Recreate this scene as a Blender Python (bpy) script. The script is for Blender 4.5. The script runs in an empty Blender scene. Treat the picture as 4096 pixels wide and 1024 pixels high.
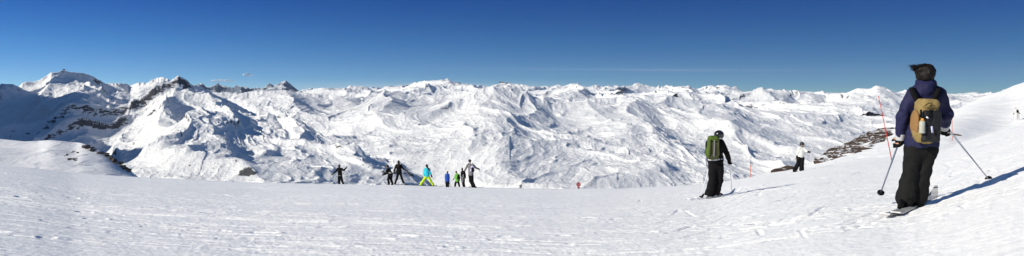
import bpy, math, random
import numpy as np
from mathutils import Vector, Matrix

random.seed(7)
SC = bpy.context.scene
COL = SC.collection
F = 3200.0            # focal length in pixels of a 4096 pixel wide frame
CX, CY, HOR = 2048.0, 512.0, 385.0
PITCH = math.atan((CY - HOR) / F)
CP, SP = math.cos(PITCH), math.sin(PITCH)

def ray(px, py):
    """pixel -> (x/y, z/y) of the world direction (camera at the origin looking along +y)"""
    X = (px - CX) / F
    Y = (CY - py) / F
    den = CP + Y * SP
    return X / den, (Y * CP - SP) / den

def at(px, py, d):
    u, t = ray(px, py)
    return Vector((u * d, d, t * d))

# ------------------------------------------------------------------ noise
def _h(ix, iy, seed):
    h = (ix.astype(np.uint32) * np.uint32(374761393) + iy.astype(np.uint32) * np.uint32(668265263) + np.uint32(seed * 1442695041 % 4294967291))
    h ^= h >> np.uint32(13)
    h *= np.uint32(1274126177)
    h ^= h >> np.uint32(16)
    return h
_GA = np.arange(256) * (2 * math.pi / 256)
_GX, _GY = np.cos(_GA), np.sin(_GA)

def perlin(x, y, seed=0):
    x0 = np.floor(x); y0 = np.floor(y)
    fx = x - x0; fy = y - y0
    ix = x0.astype(np.int64); iy = y0.astype(np.int64)
    u = fx * fx * fx * (fx * (fx * 6 - 15) + 10)
    v = fy * fy * fy * (fy * (fy * 6 - 15) + 10)
    def g(dx, dy):
        k = _h(ix + dx, iy + dy, seed) & np.uint32(255)
        return _GX[k] * (fx - dx) + _GY[k] * (fy - dy)
    a = g(0, 0); b = g(1, 0); c = g(0, 1); d = g(1, 1)
    return 1.4 * ((a * (1 - u) + b * u) * (1 - v) + (c * (1 - u) + d * u) * v)

def fbm(x, y, octs=5, seed=0, gain=0.5, lac=2.03):
    s = 0; a = 1.0
    for o in range(octs):
        s = s + a * perlin(x + 17.3 * o, y - 9.1 * o, seed + o)
        x = x * lac; y = y * lac; a *= gain
    return s

def ridged(x, y, octs=6, seed=0, gain=0.5, lac=2.07, sharp=1.0):
    s = 0; a = 1.0; w = 1.0
    for o in range(octs):
        n = 1 - np.abs(perlin(x + 5.7 * o, y + 3.3 * o, seed + o))
        n = n ** (1.6 * sharp) 
        s = s + a * n * w
        w = np.clip(n * 1.3, 0, 1)
        x = x * lac; y = y * lac; a *= gain
    return s - 1.0

def perlin_d(x, y, seed=0):
    x0 = np.floor(x); y0 = np.floor(y); fx = x - x0; fy = y - y0
    ix = x0.astype(np.int64); iy = y0.astype(np.int64)
    u = fx ** 3 * (fx * (fx * 6 - 15) + 10); v = fy ** 3 * (fy * (fy * 6 - 15) + 10)
    du = 30 * fx * fx * (fx * (fx - 2) + 1); dv = 30 * fy * fy * (fy * (fy - 2) + 1)
    def g(dx, dy):
        k = _h(ix + dx, iy + dy, seed) & np.uint32(255)
        return _GX[k], _GY[k], _GX[k] * (fx - dx) + _GY[k] * (fy - dy)
    ax, ay, a = g(0, 0); bx, by, b = g(1, 0); cx, cy, c = g(0, 1); ex, ey, e = g(1, 1)
    k4 = a - b - c + e
    n = a + u * (b - a) + v * (c - a) + u * v * k4
    nx = ax + u * (bx - ax) + v * (cx - ax) + u * v * (ax - bx - cx + ex) + du * ((b - a) + v * k4)
    ny = ay + u * (by - ay) + v * (cy - ay) + u * v * (ay - by - cy + ey) + dv * ((c - a) + u * k4)
    return 1.4 * n, 1.4 * nx, 1.4 * ny

def eroded(x, y, octs=8, seed=0, gain=0.52, k=0.9, mixr=0.65):
    """mountain relief: sharp crests, smooth hollows, gullies that follow the slope"""
    s = np.zeros_like(x); gx = np.zeros_like(x); gy = np.zeros_like(x); a = 1.0
    ca, sa = 0.8, 0.6
    for o in range(octs):
        n, dx, dy = perlin_d(x + 11.3 * o, y - 7.7 * o, seed + o)
        an = np.sqrt(n * n + 0.0035); sg = n / an
        v = mixr * (0.7 - 1.6 * an) + (1 - mixr) * n
        q = mixr * (-1.6 * sg) + (1 - mixr)
        gx = gx + q * dx; gy = gy + q * dy
        s = s + a * v / (1 + k * (gx * gx + gy * gy) * 0.35)
        a *= gain
        x, y = 2.03 * (ca * x + sa * y), 2.03 * (-sa * x + ca * y)
        gx, gy = ca * gx + sa * gy, -sa * gx + ca * gy
    return s

def smooth1(a, n):
    if n < 2: return a
    k = np.hanning(n + 2)[1:-1]; k /= k.sum()
    p = np.pad(a, (n, n), mode='edge')
    return np.convolve(p, k, 'same')[n:-n]

def sstep(a, b, x):
    t = np.clip((x - a) / (b - a), 0, 1)
    return t * t * (3 - 2 * t)

# ------------------------------------------------------------------ materials
def new_mat(name):
    m = bpy.data.materials.new(name); m.use_nodes = True
    nt = m.node_tree; nt.nodes.clear()
    out = nt.nodes.new('ShaderNodeOutputMaterial')
    b = nt.nodes.new('ShaderNodeBsdfPrincipled')
    nt.links.new(b.outputs[0], out.inputs['Surface'])
    return m, nt, b

def cloth(name, col, rough=0.8, var=0.18, scale=30, bump=0.25, spec=0.25, metallic=0.0):
    m, nt, b = new_mat(name)
    N = nt.nodes.new; L = nt.links.new
    tc = N('ShaderNodeTexCoord')
    n = N('ShaderNodeTexNoise'); n.inputs['Scale'].default_value = scale; n.inputs['Detail'].default_value = 4
    L(tc.outputs['Object'], n.inputs['Vector'])
    mx = N('ShaderNodeMix'); mx.data_type = 'RGBA'
    mx.inputs[6].default_value = (*[c * (1 - var) for c in col], 1)
    mx.inputs[7].default_value = (*[min(1, c * (1 + var)) for c in col], 1)
    L(n.outputs['Fac'], mx.inputs[0]); L(mx.outputs[2], b.inputs['Base Color'])
    b.inputs['Roughness'].default_value = rough
    b.inputs['Specular IOR Level'].default_value = spec
    b.inputs['Metallic'].default_value = metallic
    bp = N('ShaderNodeBump'); bp.inputs['Strength'].default_value = bump; bp.inputs['Distance'].default_value = 0.01
    L(n.outputs['Fac'], bp.inputs['Height']); L(bp.outputs[0], b.inputs['Normal'])
    return m

def snow_near():
    m, nt, b = new_mat('piste_snow')
    N = nt.nodes.new; L = nt.links.new
    b.inputs['Roughness'].default_value = 0.62
    b.inputs['Specular IOR Level'].default_value = 0.35
    tc = N('ShaderNodeTexCoord')
    n1 = N('ShaderNodeTexNoise'); n1.inputs['Scale'].default_value = 0.35; n1.inputs['Detail'].default_value = 5
    L(tc.outputs['Object'], n1.inputs['Vector'])
    mp = N('ShaderNodeMapping'); mp.inputs['Scale'].default_value = (0.8, 4.5, 1); mp.inputs['Rotation'].default_value = (0, 0, 0.25)
    L(tc.outputs['Object'], mp.inputs['Vector'])
    n2 = N('ShaderNodeTexNoise'); n2.inputs['Scale'].default_value = 2.2; n2.inputs['Detail'].default_value = 8; n2.inputs['Roughness'].default_value = 0.65
    L(mp.outputs[0], n2.inputs['Vector'])
    n3 = N('ShaderNodeTexNoise'); n3.inputs['Scale'].default_value = 22; n3.inputs['Detail'].default_value = 5; n3.inputs['Roughness'].default_value = 0.7
    L(tc.outputs['Object'], n3.inputs['Vector'])
    cr = N('ShaderNodeMix'); cr.data_type = 'RGBA'
    cr.inputs[6].default_value = (0.875, 0.87, 0.85, 1); cr.inputs[7].default_value = (0.925, 0.915, 0.89, 1)
    L(n1.outputs['Fac'], cr.inputs[0]); L(cr.outputs[2], b.inputs['Base Color'])
    b1 = N('ShaderNodeBump'); b1.inputs['Strength'].default_value = 0.8; b1.inputs['Distance'].default_value = 0.03
    L(n2.outputs['Fac'], b1.inputs['Height'])
    b2 = N('ShaderNodeBump'); b2.inputs['Strength'].default_value = 0.6; b2.inputs['Distance'].default_value = 0.012
    L(n3.outputs['Fac'], b2.inputs['Height']); L(b1.outputs[0], b2.inputs['Normal'])
    L(b2.outputs[0], b.inputs['Normal'])
    return m

def snow_mountain(name, scale=0.02, rock_lo=0.80, rock_hi=0.72, dist=6.0, rockcol=(0.075, 0.075, 0.082)):
    """snow with rock showing on the steep faces"""
    m, nt, b = new_mat(name)
    N = nt.nodes.new; L = nt.links.new
    b.inputs['Roughness'].default_value = 0.7
    b.inputs['Specular IOR Level'].default_value = 0.2
    tc = N('ShaderNodeTexCoord')
    g = N('ShaderNodeNewGeometry'); sp = N('ShaderNodeSeparateXYZ'); L(g.outputs['Normal'], sp.inputs[0])
    n = N('ShaderNodeTexNoise'); n.inputs['Scale'].default_value = scale; n.inputs['Detail'].default_value = 8; n.inputs['Roughness'].default_value = 0.68
    mpz = N('ShaderNodeMapping'); mpz.inputs['Scale'].default_value = (1, 1, 2.6); L(tc.outputs['Object'], mpz.inputs['Vector'])
    L(mpz.outputs[0], n.inputs['Vector'])
    big = N('ShaderNodeTexNoise'); big.inputs['Scale'].default_value = scale * 0.12; big.inputs['Detail'].default_value = 3
    L(tc.outputs['Object'], big.inputs['Vector'])
    def math_(op, a, bb):
        q = N('ShaderNodeMath'); q.operation = op
        for i, s in enumerate((a, bb)):
            if isinstance(s, (int, float)): q.inputs[i].default_value = s
            else: L(s, q.inputs[i])
        return q.outputs[0]
    a = math_('MULTIPLY', math_('SUBTRACT', n.outputs['Fac'], 0.5), 1.1)
    a2 = math_('MULTIPLY', math_('SUBTRACT', big.outputs['Fac'], 0.5), 0.5)
    s = math_('ADD', math_('ADD', sp.outputs['Z'], a), a2)
    mr = N('ShaderNodeMapRange'); mr.inputs['From Min'].default_value = rock_lo; mr.inputs['From Max'].default_value = rock_hi
    mr.inputs['To Min'].default_value = 0; mr.inputs['To Max'].default_value = 1
    L(s, mr.inputs['Value'])
    mx = N('ShaderNodeMix'); mx.data_type = 'RGBA'
    mx.inputs[6].default_value = (0.68, 0.685, 0.69, 1); mx.inputs[7].default_value = (*rockcol, 1)
    L(mr.outputs[0], mx.inputs[0]); L(mx.outputs[2], b.inputs['Base Color'])
    bp = N('ShaderNodeBump'); bp.inputs['Strength'].default_value = 0.7; bp.inputs['Distance'].default_value = dist
    L(n.outputs['Fac'], bp.inputs['Height']); L(bp.outputs[0], b.inputs['Normal'])
    return m

# ------------------------------------------------------------------ object helpers
def mesh_np(name, V, Q, mat, smooth=True, parent=None):
    me = bpy.data.meshes.new(name)
    V = np.asarray(V, dtype=np.float32); Q = np.asarray(Q, dtype=np.int32)
    k = Q.shape[1]
    me.vertices.add(len(V)); me.vertices.foreach_set('co', V.ravel())
    me.loops.add(Q.size); me.loops.foreach_set('vertex_index', Q.ravel())
    me.polygons.add(len(Q)); me.polygons.foreach_set('loop_start', np.arange(0, Q.size, k, dtype=np.int32))
    me.polygons.foreach_set('loop_total', np.full(len(Q), k, dtype=np.int32))
    me.polygons.foreach_set('use_smooth', np.full(len(Q), smooth, dtype=bool))
    me.update(calc_edges=True); me.validate()
    me.materials.append(mat)
    o = bpy.data.objects.new(name, me); COL.objects.link(o)
    if parent is not None: o.parent = parent
    return o

def grid_quads(nr, nc):
    i = np.arange(nr - 1)[:, None] * nc + np.arange(nc - 1)[None, :]
    return np.stack([i, i + 1, i + nc + 1, i + nc], -1).reshape(-1, 4)

def tag(o, label=None, cat=None, group=None, kind=None):
    if label: o['label'] = label
    if cat: o['category'] = cat
    if group: o['group'] = group
    if kind: o['kind'] = kind
    return o

def empty(name, loc, label, cat, group=None):
    o = bpy.data.objects.new(name, None); COL.objects.link(o)
    o.location = loc
    return tag(o, label, cat, group)

class MB:
    """collects tubes and boxes, builds ONE mesh"""
    def __init__(s): s.v = []; s.f = []
    def tube(s, pts, radii, n=10, cap=True):
        pts = [Vector(p) for p in pts]
        if not hasattr(radii, '__len__'): radii = [radii] * len(pts)
        base = len(s.v)
        for i, p in enumerate(pts):
            a = pts[max(0, i - 1)]; b = pts[min(len(pts) - 1, i + 1)]
            d = (b - a).normalized()
            up = Vector((0, 0, 1)) if abs(d.z) < 0.9 else Vector((0, 1, 0))
            x = d.cross(up).normalized(); y = x.cross(d)
            for k in range(n):
                an = 2 * math.pi * k / n
                s.v.append(p + (x * math.cos(an) + y * math.sin(an)) * radii[i])
        for i in range(len(pts) - 1):
            for k in range(n):
                a = base + i * n + k; b = base + i * n + (k + 1) % n
                s.f.append((a, b, b + n, a + n))
        if cap:
            s.f.append(tuple(base + k for k in reversed(range(n))))
            e = base + (len(pts) - 1) * n
            s.f.append(tuple(e + k for k in range(n)))
    def strip(s, pts, w, h, side):
        """flat band along pts; side = width direction(s)"""
        base = len(s.v)
        for i, p in enumerate(pts):
            p = Vector(p)
            a = Vector(pts[max(0, i - 1)]); b = Vector(pts[min(len(pts) - 1, i + 1)])
            d = (b - a).normalized()
            sd = Vector(side[i] if hasattr(side[0], '__len__') else side); sd = (sd - d * sd.dot(d)).normalized()
            nrm = sd.cross(d)
            ww = w[i] if hasattr(w, '__len__') else w
            for sx, sy in ((-1, -1), (1, -1), (1, 1), (-1, 1)):
                s.v.append(p + sd * (sx * ww / 2) + nrm * (sy * h / 2))
        for i in range(len(pts) - 1):
            for k in range(4):
                a = base + i * 4 + k; b = base + i * 4 + (k + 1) % 4
                s.f.append((a, b, b + 4, a + 4))
        s.f.append((base + 3, base + 2, base + 1, base))
        e = base + (len(pts) - 1) * 4
        s.f.append((e, e + 1, e + 2, e + 3))
    def build(s, name, mat, parent=None, smooth=True, origin=None):
        me = bpy.data.meshes.new(name)
        off = Vector(origin) if origin is not None else Vector((0, 0, 0))
        me.from_pydata([v - off for v in s.v], [], s.f)
        me.update()
        for p in me.polygons: p.use_smooth = smooth and len(p.vertices) == 4
        me.materials.append(mat)
        o = bpy.data.objects.new(name, me); COL.objects.link(o)
        if origin is not None: o.location = off
        if parent is not None: o.parent = parent
        return o

# ------------------------------------------------------------------ implicit surfaces (surface nets)
class Field:
    def __init__(s, k=0.03): s.ops = []; s.k = k; s.lo = np.full(3, 1e9); s.hi = np.full(3, -1e9)
    def _b(s, p, r):
        p = np.array(p, float); s.lo = np.minimum(s.lo, p - r); s.hi = np.maximum(s.hi, p + r)
    def cone(s, a, b, r1, r2=None, k=None, flat=None):
        """tapered limb; flat=(axis vector, factor) squashes it across that axis"""
        r2 = r1 if r2 is None else r2
        s._b(a, max(r1, r2)); s._b(b, max(r1, r2))
        s.ops.append(('c', np.array(a, float), np.array(b, float), r1, r2, k, flat)); return s
    def ell(s, c, r, rot=None, k=None):
        r = np.array(r, float); s._b(c, r.max())
        s.ops.append(('e', np.array(c, float), r, None if rot is None else np.array(rot), k)); return s
    def box(s, c, h, rr, rot=None, k=None):
        h = np.array(h, float); s._b(c, np.linalg.norm(h) )
        s.ops.append(('b', np.array(c, float), h, rr, None if rot is None else np.array(rot), k)); return s
    def cut(s, c, n):
        """keep the side the normal points away from"""
        s.ops.append(('p', np.array(c, float), np.array(n, float))); return s
    def eval(s, P):
        D = None
        for op in s.ops:
            if op[0] == 'c':
                _, a, b, r1, r2, k, flat = op
                Q = P; A = a; B = b
                if flat is not None:
                    ax = np.array(flat[0], float); ax /= np.linalg.norm(ax); f = flat[1]
                    mid = a
                    Q = P + ((P - mid) @ ax)[:, None] * ax * (1 / f - 1)
                    B = b + ((b - mid) @ ax) * ax * (1 / f - 1)
                ba = B - A; pa = Q - A
                h = np.clip((pa @ ba) / max(1e-9, ba @ ba), 0, 1)
                d = np.linalg.norm(pa - h[:, None] * ba, axis=1) - (r1 + (r2 - r1) * h)
                if flat is not None: d = d * min(1, 0.5 + flat[1] / 2)
            elif op[0] == 'e':
                _, c, r, rot, k = op
                q = P - c
                if rot is not None: q = q @ rot
                k0 = np.linalg.norm(q / r, axis=1); k1 = np.linalg.norm(q / (r * r), axis=1) + 1e-9
                d = k0 * (k0 - 1) / k1
            elif op[0] == 'b':
                _, c, hh, rr, rot, k = op
                q = P - c
                if rot is not None: q = q @ rot
                q = np.abs(q) - (hh - rr)
                d = np.linalg.norm(np.maximum(q, 0), axis=1) + np.minimum(q.max(axis=1), 0) - rr
            else:
                _, c, n = op
                D = np.maximum(D, (P - c) @ (n / np.linalg.norm(n))); continue
            if D is None: D = d
            else:
                kk = s.k if k is None else k
                h = np.maximum(kk - np.abs(D - d), 0) / kk
                D = np.minimum(D, d) - h * h * kk * 0.25
        return D
    def build(s, name, mat, res, parent=None, noise=None, smooth=True):
        lo = s.lo - 2.5 * res; hi = s.hi + 2.5 * res
        n = np.maximum(((hi - lo) / res).astype(int) + 1, 4)
        ax = [lo[i] + res * np.arange(n[i]) for i in range(3)]
        G = np.stack(np.meshgrid(*ax, indexing='ij'), -1).reshape(-1, 3)
        D = s.eval(G)
        if noise is not None:
            amp, fr, sd = noise
            D = D + amp * (perlin(G[:, 0] * fr + G[:, 1] * fr * 0.6, G[:, 2] * fr * 0.8 + G[:, 1] * fr * 0.5, sd)
                           + 0.5 * perlin(G[:, 0] * fr * 2.1 - G[:, 1] * fr, G[:, 2] * fr * 2.3, sd + 5))
        D = D.reshape(n)
        inside = D < 0
        c = np.zeros(n - 1, int)
        corners = [(i, j, k) for i in (0, 1) for j in (0, 1) for k in (0, 1)]
        sl = lambda a, o: a[o[0]:a.shape[0] - 1 + o[0], o[1]:a.shape[1] - 1 + o[1], o[2]:a.shape[2] - 1 + o[2]]
        for o in corners: c += sl(inside, o)
        act = (c > 0) & (c < 8)
        ids = np.full(act.shape, -1, int); ids[act] = np.arange(act.sum())
        acc = np.zeros((act.sum(), 3)); cnt = np.zeros(act.sum())
        base = np.stack(np.nonzero(act), -1)
        for o in corners:
            for a_ in range(3):
                if o[a_] == 1: continue
                o2 = list(o); o2[a_] = 1
                d0 = sl(D, o)[act]; d1 = sl(D, o2)[act]
                cr = (d0 < 0) != (d1 < 0)
                t = np.where(cr, d0 / np.where(d0 == d1, 1, d0 - d1), 0)
                p = np.array(o, float) + np.zeros((len(t), 3)); p[:, a_] += t
                acc[cr] += p[cr]; cnt[cr] += 1
        V = (base + acc / cnt[:, None]) * res + lo
        Q = []
        for a_ in range(3):
            b_, c_ = (a_ + 1) % 3, (a_ + 2) % 3
            s0 = [slice(None)] * 3; s1 = [slice(None)] * 3
            s0[a_] = slice(0, n[a_] - 1); s1[a_] = slice(1, n[a_])
            i0 = inside[tuple(s0)]; i1 = inside[tuple(s1)]
            ch = np.stack(np.nonzero(i0 != i1), -1)
            ok = (ch[:, b_] > 0) & (ch[:, c_] > 0) & (ch[:, b_] < n[b_] - 1) & (ch[:, c_] < n[c_] - 1)
            ch = ch[ok]
            fl = i0[tuple(ch.T)]
            def cell(db, dc):
                q = ch.copy(); q[:, b_] += db; q[:, c_] += dc
                return ids[tuple(q.T)]
            q = np.stack([cell(-1, -1), cell(0, -1), cell(0, 0), cell(-1, 0)], -1)
            q[~fl] = q[~fl][:, ::-1]
            Q.append(q)
        Q = np.concatenate(Q); Q = Q[(Q >= 0).all(1)]
        return mesh_np(name, V, Q, mat, smooth, parent)

# ================================================================== NEAR GROUND
def interp_px(pts, sm=41):
    px = np.arange(-2400, 6500, 4.0)
    a = np.interp(px, [p[0] for p in pts], [p[1] for p in pts])
    a = smooth1(a, sm)
    return lambda q: np.interp(q, px, a)

crest1 = interp_px([(-1500, 560), (-600, 605), (0, 655), (130, 668), (300, 690), (540, 706), (1000, 728), (1500, 738), (1620, 739), (1700, 742), (1900, 748), (2250, 755),
                    (2500, 752), (2700, 743), (2850, 733), (2950, 716), (3050, 698), (3150, 684), (3250, 668), (3400, 652), (3600, 633),
                    (3700, 611), (3800, 583), (3900, 554), (4000, 524), (4096, 494), (4700, 330), (5600, 200)], 31)
crest2 = interp_px([(-1500, 560), (-600, 605), (0, 655), (130, 668), (300, 690), (540, 706), (1000, 728), (1500, 738), (1620, 739), (1700, 742), (1900, 748), (2250, 755),
                    (2500, 752), (2700, 743), (2850, 733), (2950, 716), (3050, 697), (3150, 682), (3230, 664), (3290, 640), (3350, 603), (3400, 582),
                    (3450, 560), (3500, 540), (3550, 522), (3600, 508), (3700, 482), (3806, 444), (3900, 402), (3960, 378), (4096, 331), (4600, 180), (5600, 0)], 21)
dcrest = interp_px([(-1500, 50), (0, 58), (1000, 66), (2400, 66), (2900, 62), (3080, 70), (3250, 95), (3400, 130), (3600, 165), (4096, 210), (5000, 240)], 61)

def gz(x, y):
    """height of the snow slope the skiers stand on"""
    x = np.asarray(x, float); y = np.maximum(np.asarray(y, float), 0.5)
    px = CX + F * x / y
    px = CX + (px - CX) * (CP - SP * 0.07)
    px = np.clip(px, -1400, 5500)
    d = y
    t1 = (crest1(px) - HOR) / F
    t2 = (crest2(px) - HOR) / F
    dc = dcrest(px)
    g0 = 34 + 62 * sstep(3720, 4060, px)
    g = 1 - sstep(np.log(g0), np.log(np.maximum(dc, 60) * 0.96), np.log(d))
    t = t2 + (t1 - t2) * g
    z = -t * d
    z = z - (0.85 * np.exp(-d / 24) + 0.7 * np.exp(-d / 3))
    # flatten the fan of directions close to the camera
    e = np.maximum(d - dc, 0)
    z = z - 0.55 * (np.sqrt(e * e + 14 ** 2) - 14)
    return z

def micro(x, y):
    """trampled, skied-off snow: shallow waves, ruts and crumbs (metres)"""
    d = np.hypot(x, y)
    wx = x + 1.5 * perlin(x * 0.12, y * 0.12, 3); wy = y + 1.5 * perlin(x * 0.12 + 7, y * 0.12, 4)
    m = 0.035 * perlin(wx * 0.2, wy * 0.26, 11) * sstep(8, 14, d)
    # long scraped streaks, lying across the slope on the left and running downhill on the right
    ang = np.interp(x, [-12, 0, 6, 20], [0.05, 0.2, 0.6, 0.45])
    ca, sa = np.cos(ang), np.sin(ang)
    p = wx * ca + wy * sa; q = -wx * sa + wy * ca
    n = perlin(p * 0.5, q * 3.2, 21)
    m = m - 0.012 * np.clip(n - 0.2, 0, 1) + 0.005 * ridged(p * 0.9, q * 4.5, 3, 31)
    n3 = perlin(wx * 1.1, wy * 1.3, 41)
    m = m + 0.006 * np.clip(n3 - 0.4, 0, 1) * (1 + perlin(wx * 9, wy * 9, 42))
    m = m + 0.004 * perlin(wx * 8, wy * 8, 43) + 0.003 * perlin(wx * 19, wy * 17, 44)
    return m

def build_ground():
    nc, nr = 1150, 640
    X = np.linspace(-0.80, 0.80, nc)
    # rows: dense in the picture, a coarse tail in front of and beyond it
    dd = np.concatenate([np.linspace(1.2, 5.5, 14)[:-1], np.geomspace(5.5, 78, nr - 130), np.geomspace(78.4, 260, 230), np.geomspace(265, 900, 22)])
    U, D = np.meshgrid(X, dd)
    x = U * D; y = D
    z = gz(x, y)
    xf, yf = x.ravel(), y.ravel()
    m = micro(xf, yf).reshape(x.shape)
    # carved ski tracks
    rng = np.random.RandomState(5)
    tr = np.zeros_like(m)
    tracks = []
    for i in range(60):
        x0 = rng.uniform(-26, 22); y0 = rng.uniform(8, 60) if rng.rand() < .5 else rng.uniform(8, 24)
        if x0 < 2: an = rng.uniform(-0.2, 0.45)
        else: an = rng.uniform(0.2, 1.5)
        if rng.rand() < 0.2: an += 1.1
        ln = rng.uniform(3, 16); cur = rng.uniform(-0.05, 0.05)
        tracks.append((x0, y0, an, ln, cur, rng.uniform(0.010, 0.022), rng.uniform(0.04, 0.08)))
        if rng.rand() < 0.7:
            off = rng.uniform(0.25, 0.5)
            tracks.append((x0 - math.sin(an) * off, y0 + math.cos(an) * off, an + rng.uniform(-.02, .02), ln, cur, rng.uniform(0.010, 0.022), 0.06))
    # long curving turns
    for i in range(20):
        y0 = math.exp(rng.uniform(math.log(8), math.log(45))); x0 = rng.uniform(-0.6, 0.6) * y0
        an = rng.uniform(0.2, 1.1); ln = rng.uniform(8, 26); cur = rng.choice([-1, 1]) * rng.uniform(0.0, 0.03)
        for off in (0, rng.uniform(0.22, 0.4)):
            tracks.append((x0 - math.sin(an) * off, y0 + math.cos(an) * off, an, ln, cur, rng.uniform(0.005, 0.010), rng.uniform(0.035, 0.06)))
    # short crisp edge cuts and scrapes
    for i in range(1700):
        y0 = math.exp(rng.uniform(math.log(7.5), math.log(62)))
        x0 = rng.uniform(-0.66, 0.66) * y0
        if x0 < 0.1 * y0: an = rng.normal(0.0, 0.07)
        else: an = rng.normal(0.35, 0.45)
        sc = 0.6 + y0 / 26
        tracks.append((x0, y0, an, rng.uniform(0.25, 1.5) * sc, rng.uniform(-.08, .08), rng.uniform(0.012, 0.030) * (0.6 + y0 / 60), rng.uniform(0.017, 0.032) * sc))
    for i in range(420):
        y0 = rng.uniform(50, 215); x0 = rng.uniform(0.30, 0.70) * y0
        tracks.append((x0, y0, rng.normal(0.35, 0.22), rng.uniform(3, 18), rng.uniform(-.01, .01), rng.uniform(0.03, 0.10) * (1 if rng.rand() < .7 else -.7), rng.uniform(0.18, 0.5)))
    # footprints and crumbs in the foreground
    for i in range(45):
        y0 = rng.uniform(7.6, 15); x0 = rng.uniform(-0.66, 0.66) * y0
        tracks.append((x0, y0, rng.uniform(-.5, .5), rng.uniform(0.05, 0.25), 0, rng.uniform(0.03, 0.06) * 1, rng.uniform(0.03, 0.06)))
    for x0, y0, an, ln, cur, dep, w in tracks:
        k = 12 if ln > 2.5 else 4
        sx = np.linspace(0, ln, k); aa = an + cur * sx
        ptx = x0 + np.concatenate([[0], np.cumsum(np.cos(aa[:-1]) * ln / (k - 1))])
        pty = y0 + np.concatenate([[0], np.cumsum(np.sin(aa[:-1]) * ln / (k - 1))])
        mg = 4 * w
        r0, r1 = np.searchsorted(dd, [pty.min() - mg, pty.max() + mg])
        if r1 - r0 < 1: continue
        c0 = int(np.searchsorted(X, min((ptx.min() - mg) / (pty.min() - mg), (ptx.min() - mg) / (pty.max() + mg))))
        c1 = int(np.searchsorted(X, max((ptx.max() + mg) / (pty.min() - mg), (ptx.max() + mg) / (pty.max() + mg))))
        if c1 - c0 < 1: continue
        sl = (slice(r0, r1), slice(c0, c1)); qx = x[sl]; qy = y[sl]
        best = np.full(qx.shape, 9.0)
        for j in range(k - 1):
            ax, ay, bx, by = ptx[j], pty[j], ptx[j + 1], pty[j + 1]
            dx, dy = bx - ax, by - ay
            h = np.clip(((qx - ax) * dx + (qy - ay) * dy) / (dx * dx + dy * dy + 1e-9), 0, 1)
            best = np.minimum(best, np.hypot(qx - ax - h * dx, qy - ay - h * dy))
        tr[sl] += -dep * np.exp(-(best / w) ** 2) + (0.5 if ln > 2.5 else 0.15) * dep * np.exp(-((best - 1.9 * w) / (w * .7)) ** 2)
    fade = 1 - sstep(60, 120, y)
    z = z + m * fade + tr + 0.35 * (1 - fade) * fbm(x * 0.05, y * 0.03, 4, 77) * np.clip(y / 200, 0, 1) + 0.12 * (1-fade) * perlin(x * 0.14 + y * .05, y * 0.35, 79)
    V = np.stack([x, y, z], -1).reshape(-1, 3)
    o = mesh_np('ground', V, grid_quads(*x.shape), snow_near())
    tag(o, kind='structure')
    return o

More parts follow.
